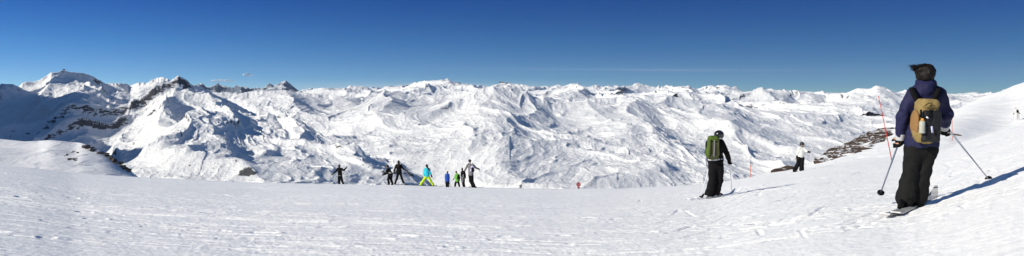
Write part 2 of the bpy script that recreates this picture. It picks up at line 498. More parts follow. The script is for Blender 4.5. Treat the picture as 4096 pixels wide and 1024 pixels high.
# ================================================================== MOUNTAINS
def patch(name, px0, px1, nc, nr, crest, d_front, py_front, d_crest, mat, noise, ridges=(), q=1.0, sm=9, back=1.25, corr=9, zfloor=None, jag=0.0, seed=1, cutdepth=None):
    px = np.linspace(px0, px1, nc)
    cy = np.interp(px, [p[0] for p in crest], [p[1] for p in crest])
    cy = smooth1(cy, sm) + jag * (perlin(px / 11.0, px * 0 + seed, 5) + 0.6 * perlin(px / 4.7, px * 0 + seed, 6))
    cyb = smooth1(cy, max(25, nc // 22))
    dc = d_crest(px) if callable(d_crest) else np.full(nc, float(d_crest))
    df = d_front(px) if callable(d_front) else np.full(nc, float(d_front))
    v = np.concatenate([np.linspace(0, 1, nr), 1 + np.linspace(0, 1, nr // 5)[1:] ** 1.3 * (back - 1)])
    V_, PX = np.meshgrid(v, px, indexing='ij')
    D = df[None, :] * (dc / df)[None, :] ** V_
    PY = py_front + (cyb[None, :] - py_front) * np.minimum(V_, 1) ** q
    x = (PX - CX) / F * D
    z = -(PY - HOR) / F * D
    over = np.maximum(V_ - 1, 0) / (back - 1)
    D_c = dc[None, :] * np.ones_like(D)
    zc = -(cyb[None, :] - HOR) / F * D_c
    z = np.where(V_ > 1, zc - (D - D_c) * 0.45, z)
    n = noise(x, D)
    z = z + n
    for rd in ridges:
        pts, H, wl, wr = rd[:4]; keep = len(rd) > 4
        # an arete given by pixel points; find its plan position on the base surface
        rp = []
        for (rx, ry) in pts:
            c = np.interp(rx, px, cyb)
            vv = np.clip((ry - py_front) / (c - py_front), 0.001, 1) ** (1 / q)
            d0 = np.interp(rx, px, df); d1 = np.interp(rx, px, dc)
            d = d0 * (d1 / d0) ** vv
            rp.append(((rx - CX) / F * d, d))
        best = np.full(x.shape, 1e9); side = np.zeros(x.shape); fadeend = np.ones(x.shape)
        wob = 0.35 * wl * perlin(x / (wl * 1.3), D / (wl * 1.3), 91)
        for j in range(len(rp) - 1):
            ax, ay = rp[j]; bx, by = rp[j + 1]
            dx, dy = bx - ax, by - ay
            h = np.clip(((x - ax) * dx + (D - ay) * dy) / (dx * dx + dy * dy + 1e-6), 0, 1)
            ex = x - ax - h * dx; ey = D - ay - h * dy
            dist = np.hypot(ex, ey)
            upd = dist < best
            best = np.where(upd, dist, best)
            # positive side = right hand side of the picture
            s = np.where(ex + 0.0 * ey >= 0, 1.0, -1.0)
            side = np.where(upd, s, side)
            hh = (j + h) / (len(rp) - 1)
            fadeend = np.where(upd, 1 - 0.85 * hh ** 1.5, fadeend)
        sd = best * side + wob * np.exp(-best / wl)
        w = np.where(sd > 0, wr, wl)
        prof = np.clip(1 - np.abs(sd) / w, 0, 1)
        prof = np.where(sd > 0, prof ** 1.1, prof ** 1.6)
        z = z + H * prof * fadeend * (1 - (0.7 if H > 0 and not keep else 0) * sstep(0.7, 1.0, V_))
    # keep the skyline where the photograph has it
    t = np.where(V_ <= 1.02, z / D, -9).max(axis=0)
    tgt = -(cy - HOR) / F
    broad = smooth1(tgt - t, max(9, nc // 14))
    z = z + broad[None, :] * D * sstep(0.15, 0.9, V_)
    t = np.where(V_ <= 1.02, z / D, -9).max(axis=0)
    z = z + smooth1(tgt - t, 31)[None, :] * D * sstep(0.7, 1.0, V_)
    t = np.where(V_ <= 1.02, z / D, -9).max(axis=0)
    z = z + smooth1(tgt - t, corr)[None, :] * D * sstep(0.93, 1.0, V_)
    if zfloor is not None: z = np.where(V_ < 0.02, np.minimum(z, zfloor), z)
    V = np.stack([x, D, z], -1).reshape(-1, 3)
    o = mesh_np(name, V, grid_quads(*x.shape), mat)
    tag(o, kind='structure')
    return o

def build_mountains():
    near = snow_mountain('mountain_snow', 0.05, 0.47, 0.435, 10)
    centre = snow_mountain('central_snow', 0.03, 0.42, 0.39, 16)
    mid = snow_mountain('range_snow', 0.016, 0.50, 0.45, 26)
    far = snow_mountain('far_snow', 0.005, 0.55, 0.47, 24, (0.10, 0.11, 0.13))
    # ---- unseen mountain added beyond the left edge to throw shade on the left massif
    def n0(x, y): return 150 * eroded(x / 700, y / 700, 7, 51, 0.5) - 30
    ss = np.concatenate([np.linspace(-2600, -700, 30)[:-1], np.linspace(-700, 620, 130)]); ys = np.linspace(900, 5200, 240)
    gs, gy = np.meshgrid(ss, ys)
    gx = -0.66 * gy - 600 + gs
    top = 370 + 240 * np.exp(-((gy - 4000) / 520) ** 2) + 190 * perlin(gy / 520, gy * 0 + 3, 53) + 110 * perlin(gy / 170, gy * 0 + 5, 54)
    hh = np.where(gs > 0, top - 1.55 * gs, top + 0.55 * gs)
    hh = hh - 0.9 * np.maximum(gy - 4600, 0) - 0.8 * np.maximum(2000 - gy, 0)
    zz = np.maximum(hh + n0(gx, gy) * np.where(gs > 0, 0.25, 1), -1250)
    o = mesh_np('mountain', np.stack([gx, gy, zz], -1).reshape(-1, 3), grid_quads(*gx.shape), near); tag(o, kind='structure')
    # ---- close left shoulder
    def n1(x, y):
        return 5 * fbm(x / 190, y / 230, 3, 5) + 2.2 * eroded(x / 60 + y / 300, y / 170, 6, 8, 0.5)
    patch('hill', -500, 640, 420, 300,
          [(-500, 520), (0, 556), (100, 566), (200, 560), (326, 572), (380, 596), (435, 623), (497, 669), (543, 704), (600, 760), (640, 800)],
          430, 775, lambda p: np.interp(p, [-500, 300, 540, 640], [1050, 850, 680, 620]), snow_mountain('hill_snow', 0.09, 0.72, 0.66, 1.2, (0.06, 0.055, 0.055)), n1, q=0.8, back=1.4)
    # ---- left massif
    def n2(x, y):
        wx = x + 180 * perlin(x / 900, y / 900, 61); wy = y + 180 * perlin(x / 900 + 9, y / 900, 62)
        big = 165 * eroded(wx / 1050, wy / 1400, 8, 64, 0.53)
        return big - 20 - 5 * np.abs(perlin(wx / 70 + y / 300, wy / 260, 66)) - 2 * np.abs(perlin(wx / 25 - y / 200, wy / 90, 67))
    patch('mountain', -700, 1860, 1150, 520,
          [(-700, 372), (-300, 352), (0, 350), (60, 347), (100, 335), (140, 330), (180, 312), (215, 292), (240, 285), (262, 282), (300, 287), (350, 296), (375, 302), (400, 325), (430, 334),
           (500, 332), (520, 342), (560, 330), (590, 332), (610, 319), (650, 307), (680, 318), (701, 324), (728, 323), (767, 339), (800, 348), (833, 366), (895, 388), (960, 425), (1010, 450), (1060, 457),
           (1130, 462), (1200, 475), (1247, 520), (1316, 560), (1378, 591), (1433, 607), (1510, 628), (1600, 648), (1650, 685), (1690, 716), (1740, 765), (1860, 860)],
          1850, 850, lambda p: np.interp(p, [-700, 600, 1000, 1400, 1860], [4700, 4400, 3700, 3100, 2500]), near, n2,
          ridges=[([(20, 352), (60, 420), (20, 520)], 170, 420, 230),
                  ([(240, 290), (200, 380), (230, 480), (330, 540)], 190, 420, 240),
                  ([(440, 350), (370, 420), (400, 520)], 110, 260, 170),
                  ([(650, 312), (590, 400), (700, 520), (640, 640)], 150, 420, 230),
                  ([(830, 370), (840, 470), (900, 560), (930, 690)], 110, 350, 200),
                  ([(1060, 460), (1180, 540), (1330, 620), (1400, 730)], 120, 350, 260),
                  ([(1060, 486), (1110, 535), (1170, 590), (1205, 640)], -16, 22, 22), ([(890, 515), (960, 525), (1020, 545), (1030, 580), (1045, 620)], -14, 18, 18), ([(700, 560), (800, 525), (890, 515)], -12, 18, 18),
                  ([(960, 725), (1100, 700), (1180, 690), (1260, 705)], -12, 18, 18)],
          q=0.9, seed=2, sm=3, corr=3, jag=5.0)
    # ---- central mountain across the valley
    def n3(x, y):
        wx = x + 260 * perlin(x / 1300, y / 1300, 71); wy = y + 260 * perlin(x / 1300 + 9, y / 1300, 72)
        return 170 * eroded(wx / 1500, wy / 1900, 8, 74, 0.52) - 30 - 6 * np.abs(perlin(wx / 80 + y / 350, wy / 330, 76)) - 2 * np.abs(perlin(wx / 28 - y / 240, wy / 110, 77))
    patch('mountain', 780, 4000, 1500, 560,
          [(780, 420), (850, 402), (910, 387), (973, 371), (1035, 360), (1080, 363), (1143, 360), (1206, 374), (1290, 378), (1400, 388), (1480, 394), (1530, 372), (1570, 365), (1600, 364),
           (1640, 374), (1700, 382), (1800, 378), (1880, 362), (1947, 350), (1994, 333), (2025, 331), (2056, 351), (2110, 374), (2200, 388), (2300, 394), (2440, 392), (2560, 380), (2650, 376),
           (2740, 395), (2850, 412), (2900, 412), (2936, 400), (2975, 425), (3050, 442), (3130, 445), (3370, 461), (3600, 465), (4000, 480)],
          3500, 860, lambda p: np.interp(p, [780, 2000, 3000, 4000], [7500, 7200, 8200, 8500]), centre, n3,
          ridges=[([(2020, 345), (1990, 480), (1900, 620), (1880, 760)], 210, 1300, 1000),
                  ([(1560, 380), (1480, 480), (1400, 600)], 130, 700, 500), ([(2700, 385), (2650, 520), (2500, 700)], 150, 1000, 700),
                  ([(2028, 331), (2045, 360), (2065, 400), (2130, 440)], 85, 380, 125, 1), ([(2130, 440), (2090, 540), (2040, 650)], 100, 500, 220),
                  ([(1580, 366), (1548, 400), (1560, 450), (1500, 540)], 115, 300, 150, 1),
                  ([(1110, 362), (1130, 420), (1250, 500)], 140, 420, 240),
                  ([(2460, 394), (2560, 520), (2700, 640), (2850, 740)], 130, 600, 300),
                  ([(2330, 394), (2350, 480), (2450, 600)], 100, 450, 220),
                  ([(2936, 402), (2955, 440)], 60, 160, 80, 1),
                  ([(2700, 390), (2860, 480), (3020, 560), (3150, 680)], 110, 600, 300)],
          q=0.75, seed=3, sm=5, corr=4, jag=2.0)
    # ---- ranges behind
    def n4(x, y):
        wx = x + 300 * perlin(x / 1500, y / 1500, 81); wy = y + 300 * perlin(x / 1500 + 9, y / 1500, 82)
        return 260 * eroded(wx / 1700, wy / 2100, 8, 84, 0.52) - 30
    patch('mountain_range', 1080, 2900, 950, 260,
          [(1080, 400), (1180, 376), (1230, 366), (1260, 355), (1300, 350), (1330, 362), (1360, 358), (1390, 350), (1420, 358), (1450, 362), (1470, 351), (1500, 364), (1530, 352), (1545, 345), (1590, 350), (1620, 340), (1640, 335),
           (1680, 328), (1700, 325), (1740, 322), (1775, 320), (1800, 324), (1830, 330), (1883, 338), (1960, 350), (2060, 372), (2100, 366), (2180, 360), (2230, 350), (2260, 343), (2292, 331), (2315, 340), (2340, 356), (2380, 372), (2440, 377),
           (2560, 372), (2620, 368), (2650, 360), (2690, 350), (2730, 343), (2760, 348), (2780, 355), (2830, 368), (2900, 385)],
          9500, 430, 13000, mid, n4, ridges=[([(2292, 333), (2318, 362), (2300, 400)], 130, 420, 190, 1), ([(2730, 345), (2770, 380)], 150, 600, 300), ([(1470, 352), (1480, 380)], 150, 400, 250)], q=0.8, corr=7, sm=3)
    patch('mountain_range', 2740, 4150, 800, 260,
          [(2740, 400), (2800, 385), (2850, 362), (2870, 364), (2900, 372), (2931, 366), (2970, 368), (3016, 362), (3047, 354), (3078, 353), (3102, 362), (3125, 358), (3156, 362), (3187, 360), (3210, 376), (3241, 372), (3272, 377), (3304, 380),
           (3335, 372), (3366, 376), (3405, 362), (3443, 353), (3475, 360), (3505, 345), (3530, 346), (3560, 360), (3600, 378), (3650, 384), (3720, 380), (3803, 380), (3850, 388), (3890, 384), (3923, 382), (3960, 376), (4020, 372), (4150, 380)],
          8600, 500, 12500, mid, n4, ridges=[([(3188, 362), (3212, 410)], 110, 380, 160, 1), ([(3443, 355), (3400, 430)], 160, 700, 350), ([(3520, 347), (3490, 420)], 200, 800, 400), ([(3060, 355), (3080, 420)], 150, 700, 350)], q=0.8, corr=7, sm=3)
    def n5(x, y):
        wx = x + 500 * perlin(x / 2500, y / 2500, 86); wy = y
        return 520 * eroded(wx / 2800, wy / 3600, 8, 88, 0.55) - 100
    rng = np.random.RandomState(3)
    base = [(560, 352), (740, 352), (778, 340), (795, 338), (810, 333), (822, 342), (833, 354), (848, 347), (860, 341), (872, 338), (895, 342), (926, 351), (949, 346), (970, 349), (988, 352), (1019, 356), (1058, 351), (1068, 343), (1077, 333), (1088, 337), (1097, 345), (1112, 339), (1122, 331), (1128, 326),
            (1135, 327), (1143, 320), (1152, 328), (1159, 333), (1182, 352), (1206, 360), (1244, 358), (1268, 364), (1300, 354), (1360, 356), (1400, 350), (1500, 350), (1600, 348), (1700, 340), (1900, 345), (2050, 350),
            (2087, 346), (2120, 350), (2150, 349), (2180, 343), (2200, 347), (2235, 338), (2260, 345), (2336, 346), (2350, 350), (2370, 343), (2386, 338), (2400, 344), (2413, 347), (2430, 342), (2444, 337), (2460, 345), (2478, 347), (2500, 345), (2516, 342), (2532, 336), (2545, 342), (2563, 347), (2586, 341),
            (2610, 355), (2630, 349), (2648, 345), (2680, 352), (2740, 356), (2800, 358), (2815, 352), (2827, 350), (2845, 346), (2866, 346), (2880, 349), (2905, 346), (2925, 352), (2943, 359), (2975, 366), (3100, 368), (3240, 366), (3300, 371), (3400, 372), (3600, 372), (3760, 380), (3900, 384), (4150, 384)]
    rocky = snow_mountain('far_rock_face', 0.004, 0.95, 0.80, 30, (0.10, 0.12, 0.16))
    patch('mountain_range', 560, 1215, 420, 150, [p for p in base if p[0] < 1200] + [(1206, 372), (1215, 392)], 22000, 405, 28500, rocky, n5, q=0.8, corr=3, sm=1)
    patch('mountain_range', 1150, 4150, 1300, 150, [(1150, 400), (1180, 372)] + [p for p in base if p[0] > 1200], 21000, 405, 27000, far, n5, q=0.8, corr=3, sm=1)

    # valley floor under everything, out to the horizon
    m = snow_mountain('valley_snow', 0.01, 0.4, 0.3, 10)
    V = [(-29000, -1400, -1300), (29000, -1400, -1300), (29000, 44000, -1300), (-29000, 44000, -1300)]
    o = mesh_np('valley_floor', V, [(0, 1, 2, 3)], m); tag(o, kind='structure')
#@@F0
# ================================================================== PEOPLE AND THINGS
M = {}
def mats():
    M['navy'] = cloth('navy_cloth', (0.010, 0.011, 0.046), 0.75, 0.25, 14, 0.35)
    M['black'] = cloth('black_cloth', (0.005, 0.005, 0.006), 0.85, 0.3, 14, 0.35, 0.12)
    M['charcoal'] = cloth('charcoal_cloth', (0.009, 0.009, 0.0092), 0.85, 0.3, 12, 0.5, 0.12)
    M['tan'] = cloth('tan_canvas', (0.23, 0.165, 0.062), 0.85, 0.15, 40, 0.3)
    M['brown'] = cloth('brown_canvas', (0.22, 0.12, 0.045), 0.85, 0.15, 40, 0.3)
    M['mesh'] = cloth('black_netting', (0.012, 0.012, 0.014), 0.6, 0.3, 90, 0.4)
    M['hair'] = cloth('dark_hair', (0.006, 0.004, 0.003), 0.6, 0.5, 60, 0.6, 0.2)
    M['skin'] = cloth('skin', (0.50, 0.27, 0.18), 0.5, 0.08, 20, 0.1)
    M['white'] = cloth('white_cloth', (0.72, 0.72, 0.72), 0.7, 0.08, 20, 0.3)
    M['cream'] = cloth('cream_cloth', (0.55, 0.56, 0.54), 0.7, 0.10, 14, 0.3)
    M['grey'] = cloth('grey_cloth', (0.17, 0.165, 0.17), 0.8, 0.15, 14, 0.3)
    M['lightgrey'] = cloth('light_grey_shell', (0.42, 0.42, 0.43), 0.4, 0.1, 14, 0.1, 0.5)
    M['green'] = cloth('green_cloth', (0.055, 0.095, 0.010), 0.7, 0.2, 24, 0.35)
    M['olive'] = cloth('olive_cloth', (0.045, 0.05, 0.018), 0.75, 0.2, 24, 0.3)
    M['childgreen'] = cloth('leaf_green_cloth', (0.10, 0.33, 0.04), 0.7, 0.2, 20, 0.3)
    M['turquoise'] = cloth('turquoise_cloth', (0.02, 0.40, 0.52), 0.65, 0.12, 14, 0.3)
    M['lime'] = cloth('lime_cloth', (0.42, 0.60, 0.02), 0.65, 0.12, 14, 0.3)
    M['blue'] = cloth('blue_cloth', (0.012, 0.06, 0.32), 0.65, 0.15, 14, 0.3)
    M['lilac'] = cloth('lilac_cloth', (0.52, 0.53, 0.72), 0.7, 0.1, 20, 0.2)
    M['shell'] = cloth('black_shell', (0.012, 0.012, 0.013), 0.22, 0.1, 8, 0.02, 0.6)
    M['steel'] = cloth('brushed_steel', (0.55, 0.57, 0.60), 0.3, 0.08, 30, 0.05, 0.5, 0.9)
    M['bluepole'] = cloth('grey_blue_pole', (0.16, 0.20, 0.28), 0.35, 0.08, 30, 0.05, 0.5, 0.4)
    M['whitepaint'] = cloth('white_paint', (0.75, 0.76, 0.78), 0.35, 0.05, 20, 0.03, 0.5)
    M['ski'] = cloth('ski_top', (0.55, 0.55, 0.57), 0.3, 0.35, 9, 0.05, 0.5)
    M['grey_ski'] = cloth('grey_ski_top', (0.30, 0.30, 0.31), 0.3, 0.6, 9, 0.05, 0.5)
    M['orange'] = cloth('orange_plastic', (0.55, 0.10, 0.03), 0.45, 0.1, 20, 0.05, 0.4)
    M['red'] = cloth('red_plastic', (0.42, 0.03, 0.02), 0.5, 0.12, 20, 0.05, 0.4)
    M['signred'] = cloth('dark_red_enamel', (0.20, 0.012, 0.012), 0.35, 0.1, 20, 0.02, 0.5)
    M['pink'] = cloth('pale_pink_paint', (0.62, 0.36, 0.34), 0.5, 0.05, 20, 0.02)
    M['label'] = cloth('pale_label', (0.34, 0.35, 0.30), 0.5, 0.35, 60, 0.02)
    M['amber'] = cloth('amber_cap', (0.50, 0.22, 0.03), 0.35, 0.1, 30, 0.02, 0.5)
    M['glass'] = cloth('dark_lens', (0.10, 0.05, 0.03), 0.1, 0.1, 8, 0.0, 0.8)
    M['rock'] = cloth('brown_rock', (0.115, 0.075, 0.052), 0.95, 0.65, 1.3, 1.0, 0.1)
    M['ridgerock'] = snow_mountain('snowy_rock', 2.2, 0.80, 0.86, 0.08, (0.048, 0.032, 0.023))
    M['ridgerock'].node_tree.nodes['Map Range'].inputs['From Min'].default_value = 1.03
    M['ridgerock'].node_tree.nodes['Map Range'].inputs['From Max'].default_value = 0.90
    M['darkrock'] = cloth('dark_rock', (0.06, 0.055, 0.055), 0.95, 0.5, 0.3, 1.0, 0.1)
    M['building'] = cloth('weathered_wall', (0.16, 0.15, 0.15), 0.9, 0.2, 0.2, 0.2)

def V3(a): return np.array(a, float)

def glove(F_, w, d, s=1.0, side=1):
    """palm, four curled fingers and a thumb closing on a grip. w wrist point, d direction of the hand, side = thumb side"""
    w = V3(w); d = V3(d); d /= np.linalg.norm(d)
    x = np.cross(d, [0, 1, 0.01]); x /= np.linalg.norm(x); n = np.cross(x, d)
    F_.cone(w, w + d * 0.085 * s, 0.036 * s, 0.042 * s, k=0.02)
    for i, ln in enumerate((0.034, 0.040, 0.038, 0.030)):
        r0 = w + d * (0.09 * s) + n * ((i - 1.5) * 0.024 * s)
        k1 = r0 + (d * 0.7 + x * side * 0.5) * ln * s
        k2 = k1 + (d * 0.1 + x * side) * ln * 0.8 * s
        F_.cone(r0, k1, 0.0135 * s, 0.0125 * s, k=0.008).cone(k1, k2, 0.0125 * s, 0.011 * s, k=0.008)
    t0 = w + d * 0.035 * s + n * 0.03 * s
    t1 = t0 + (d * 0.6 + n * 0.5 + x * side * 0.5) * 0.045 * s
    F_.cone(t0, t1, 0.016 * s, 0.014 * s, k=0.012).cone(t1, t1 + (d * 0.5 + x * side * 0.8) * 0.03 * s, 0.014 * s, 0.012 * s, k=0.01)
    return F_

PEOPLE = []
def person(label, D, foot, J, look, group=None, res=0.022, snap=True):
    """J: joints in pixels (px, py[, depth offset in metres]); returns a dict to hang equipment on"""
    best = (9e9, D)
    for fac in np.linspace(0.78, 1.22, 177):
        q = at(foot[0], foot[1], D * fac); e = abs(float(gz(q.x, q.y)) - q.z) / (D * fac) * F
        if e < 0.4: e = abs(fac - 1) * 0.1
        else: e += abs(fac - 1) * 8
        if e < best[0]: best = (e, D * fac)
    D = best[1]
    f = at(foot[0], foot[1], D)
    g = float(gz(f.x, f.y))
    dz = g - f.z if snap else 0.0
    print('PERSON', label[:40], 'dz px', round(dz / D * F, 1), 'D', D)
    base = Vector((f.x, f.y, f.z + dz))
    root = empty('person', base, label, 'person', group)
    def W(j):
        dy = j[2] if len(j) > 2 else 0.0
        p = at(j[0], j[1], D + dy)
        # a joint moved in depth keeps to the pixel it was seen at
        return Vector((p.x, p.y, p.z + dz))
    def Lc(j): return V3(W(j) - base)
    P = {k: Lc(v) for k, v in J.items()}
    S = look.get('S', 1.0)
    cfg = dict(jacket='black', trousers='black', boots='black', glove='black', hair='hair', girth=1.0, legr=1.0, arm=1.0)
    cfg.update(look)
    G = cfg['girth']; bulk = 1.1 if D > 30 else 1.0; A = cfg['arm'] * S * bulk; LR = cfg['legr'] * S * bulk
    up = V3([0, 0, 1])
    neck = P.get('neck', (P['shL'] + P['shR']) / 2 + up * 0.04 * S)
    hips = P['hip']; hw = 0.085 * S
    hipL = hips - V3([hw, 0, 0]); hipR = hips + V3([hw, 0, 0])
    face = V3(cfg.get('face', (0, 1, 0))); face /= np.linalg.norm(face)
    # ---- body: one continuous surface
    b = Field(0.03 * S)
    h = P['head']
    fx = np.cross(face, up); fx /= np.linalg.norm(fx); fu = np.cross(fx, face)
    rot = np.stack([fx, face, fu], 1)
    b.ell(h, (0.072 * S, 0.09 * S, 0.108 * S), rot)
    b.ell(h + face * 0.03 * S - fu * 0.06 * S, (0.05 * S, 0.055 * S, 0.055 * S), rot)
    b.cone(h + face * 0.085 * S + fu * 0.01 * S, h + face * 0.102 * S - fu * 0.025 * S, 0.010 * S, 0.015 * S, k=0.012)
    for sg in (-1, 1):
        b.ell(h + fx * sg * 0.074 * S - fu * 0.01 * S, (0.012 * S, 0.022 * S, 0.033 * S), rot, k=0.01)
        b.cone(h + face * 0.088 * S + fu * 0.022 * S + fx * sg * 0.012 * S, h + face * 0.08 * S + fu * 0.024 * S + fx * sg * 0.045 * S, 0.008 * S, k=0.01)
    b.cone(h - fu * 0.06 * S, neck, 0.052 * S, 0.06 * S)
    chest = (P['shL'] + P['shR']) / 2 - up * 0.12 * S
    b.cone(chest, hips, 0.115 * S, 0.11 * S, flat=((0, 1, 0), 0.68))
    b.cone(P['shL'], P['shR'], 0.05 * S)
    for q, hp in (('L', hipL), ('R', hipR)):
        b.cone(P['sh' + q], P['el' + q], 0.045 * S, 0.036 * S).cone(P['el' + q], P['wr' + q], 0.036 * S, 0.026 * S)
        dr = P['wr' + q] - P['el' + q]; dr /= np.linalg.norm(dr)
        dr = V3(cfg.get('hand' + q, dr))
        glove(b, P['wr' + q], dr, 0.86 * S, -1 if q == 'L' else 1)
        b.cone(hp, P['kn' + q], 0.075 * S, 0.05 * S).cone(P['kn' + q], P['an' + q], 0.05 * S, 0.036 * S)
        b.cone(P['an' + q] - up * 0.05 * S, P['an' + q] - up * 0.05 * S + V3(cfg.get('toe', (0.06, 0.15, 0))) * S, 0.035 * S, 0.03 * S)
    b.build('body', M['skin'], min(res, 0.014), root)
    # ---- trousers
    t = Field(0.05 * S)
    t.cone(hips + up * 0.08 * S, hips - up * 0.02, 0.145 * S * G, 0.15 * S * G, flat=((0, 1, 0), 0.72))
    for q, hp in (('L', hipL), ('R', hipR)):
        kn, an = P['kn' + q], P['an' + q]
        t.cone(hp, kn, 0.098 * LR, 0.082 * LR, k=0.02).cone(kn, an + (kn - an) * 0.12, 0.080 * LR, cfg.get('cuff', 0.078) * LR, k=0.03)
    t.cut((0, 0, min(P['anL'][2], P['anR'][2]) - cfg.get('bottom', 0.035) * S), (0, 0, -1))
    t.build('trousers', M[cfg['trousers']], res, root, noise=(0.016 * S, 7.5 / S, 3))
    # ---- boots
    toe = V3(cfg.get('toe', (0.06, 0.15, 0)))
    for q in 'LR':
        an = P['an' + q]; bo = Field(0.03)
        bo.cone(an + up * 0.06 * S, an - up * 0.05 * S, 0.062 * S, 0.06 * S)
        bo.cone(an - up * 0.07 * S - toe * 0.35 * S, an - up * 0.075 * S + toe * 0.95 * S, 0.048 * S, 0.042 * S)
        bo.build('boot', M[cfg['boots']], min(res, 0.014), root)
    # ---- jacket
    j = Field(0.06 * S)
    hem = cfg.get('hem', 0.10) * S
    jw = cfg.get('jw', 0.175) * S * G
    j.cone(chest, hips - up * (hem - 0.08 * S), jw, jw * cfg.get('flare', 1.05), flat=((0, 1, 0), 0.68))
    j.cone(P['shL'] + V3([0.03, 0, -0.03]) * S, P['shR'] + V3([-0.03, 0, -0.03]) * S, 0.085 * S)
    j.cone(neck - up * 0.05 * S, neck + up * 0.035 * S, 0.085 * S, 0.068 * S, k=0.05)
    j.cut(hips - up * hem, (0, 0, -1))
    arms = Field(0.04)
    for q in 'LR':
        j.cone(P['sh' + q], P['el' + q], 0.078 * A, 0.064 * A, k=0.05 * S).cone(P['el' + q], P['wr' + q], 0.064 * A, 0.050 * A, k=0.03 * S)
    if cfg.get('hood'):
        for (c, r) in cfg['hood']: j.ell(Lc(c), V3(r), k=0.04)
    j.build('jacket', M[cfg['jacket']], res, root, noise=(0.013 * S, 8.5 / S, 11))
    if cfg.get('band'):
        zb, th, mt = cfg['band']
        bb = Field(0.02); c = Lc(zb)
        bb.cone(c + up * th, c - up * th, jw * 1.07, flat=((0, 1, 0), 0.70)).cut(c + up * th, (0, 0, 1)).cut(c - up * th, (0, 0, -1))
        bb.build('jacket_band', M[mt], min(res, 0.02), root)
    # ---- gloves
    for q in 'LR':
        dr = P['wr' + q] - P['el' + q]; dr /= np.linalg.norm(dr)
        dr = V3(cfg.get('hand' + q, dr))
        g_ = Field(0.02); glove(g_, P['wr' + q], dr, 1.12 * S, -1 if q == 'L' else 1)
        g_.cone(P['wr' + q] - dr * 0.05 * S, P['wr' + q] + dr * 0.02 * S, 0.055 * A, 0.05 * A, k=0.01)
        g_.build('glove', M[cfg['glove']], 0.009 if res < 0.02 else 0.012, root)
    # ---- head wear
    hd = cfg.get('headgear')
    if hd == 'helmet':
        c = h + fu * 0.025 * S - face * 0.01 * S
        e = Field(0.02); e.ell(c, (0.118 * S, 0.135 * S, 0.118 * S), rot)
        e.cut(h - fu * 0.065 * S, -fu * 1.0 + face * 0.35)
        e.build('helmet', M[cfg.get('hatmat', 'shell')], 0.012, root)
    elif hd == 'hat':
        e = Field(0.03); e.ell(h + fu * 0.045 * S, (0.09 * S, 0.105 * S, 0.10 * S), rot)
        e.cut(h - fu * 0.01 * S, -fu * 1.0 + face * 0.2)
        if cfg.get('pompom', True): e.ell(h + fu * 0.16 * S, (0.035 * S,) * 3, k=0.02)
        e.build('hat', M[cfg.get('hatmat', 'black')], 0.012, root, noise=(0.005, 30, 2))
        hh = Field(0.02); hh.ell(h - face * 0.02 * S, (0.084 * S, 0.09 * S, 0.10 * S), rot); hh.build('hair', M['hair'], 0.012, root, noise=(0.006, 30, 4))
    if hd in (None, 'hair'):
        hh = Field(0.03); hh.ell(h + fu * 0.02 * S - face * 0.015 * S, (0.092 * S, 0.105 * S, 0.115 * S), rot)
        hh.cut(h + face * 0.055 * S, face)
        for s_ in cfg.get('tail', []): hh.cone(Lc(s_[0]), Lc(s_[1]), s_[2], s_[3])
        hh.build('hair', M['hair'], 0.012, root, noise=(0.009, 26, 4))
    elif cfg.get('tail'):
        hh = Field(0.03)
        for s_ in cfg['tail']: hh.cone(Lc(s_[0]), Lc(s_[1]), s_[2], s_[3])
        hh.build('hair', M['hair'], 0.012, root, noise=(0.008, 26, 4))
    if cfg.get('goggles'):
        e = Field(0.01); e.ell(h + face * 0.085 * S + fu * 0.02 * S, (0.078 * S, 0.035 * S, 0.036 * S), rot)
        e.build('goggles', M['glass'], 0.010, root)
        e = Field(0.01); e.cone(h - fu * 0.075 * S - face * 0.01, h - fu * 0.13 * S, 0.075 * S, 0.09 * S)
        e.build('neck_warmer', M['black'], 0.014, root)
    return dict(root=root, base=base, W=W, Lc=Lc, P=P, S=S, D=D, dz=dz)

def pole(label, grip, tip, mat='steel', r=0.008, group='ski poles', basket=True):
    grip = Vector(grip); tip = Vector(tip)
    root = empty('ski_pole', tip, label, 'ski pole', group)
    d = (grip - tip).normalized(); L_ = (grip - tip).length
    a = MB(); a.tube([d * 0.02, d * L_ * 0.5, d * (L_ - 0.06)], [r * 0.8, r, r * 1.1], 8); a.build('shaft', M[mat], root)
    a = MB(); a.tube([d * (L_ - 0.10), d * (L_ - 0.04), d * (L_ + 0.02), d * (L_ + 0.035)], [0.014, 0.017, 0.016, 0.021], 8); a.build('grip', M['black'], root)
    if basket:
        a = MB(); a.tube([d * 0.075, d * 0.085], [0.045, 0.022], 10); a.build('basket', M['black'], root)
        a = MB(); a.tube([d * 0.0, d * 0.075], [0.003, r * 0.8], 6); a.build('tip', M['steel'], root)
    a = MB()
    x = d.cross(Vector((0, 1, 0))).normalized()
    pts = [d * (L_) , d * (L_ - 0.05) + x * 0.045, d * (L_ - 0.12) + x * 0.05, d * (L_ - 0.13) + x * 0.02, d * (L_ - 0.04) + x * 0.01]
    a.strip(pts, 0.015, 0.003, Vector((0, 1, 0))); a.build('wrist_strap', M['black'], root)
    return root

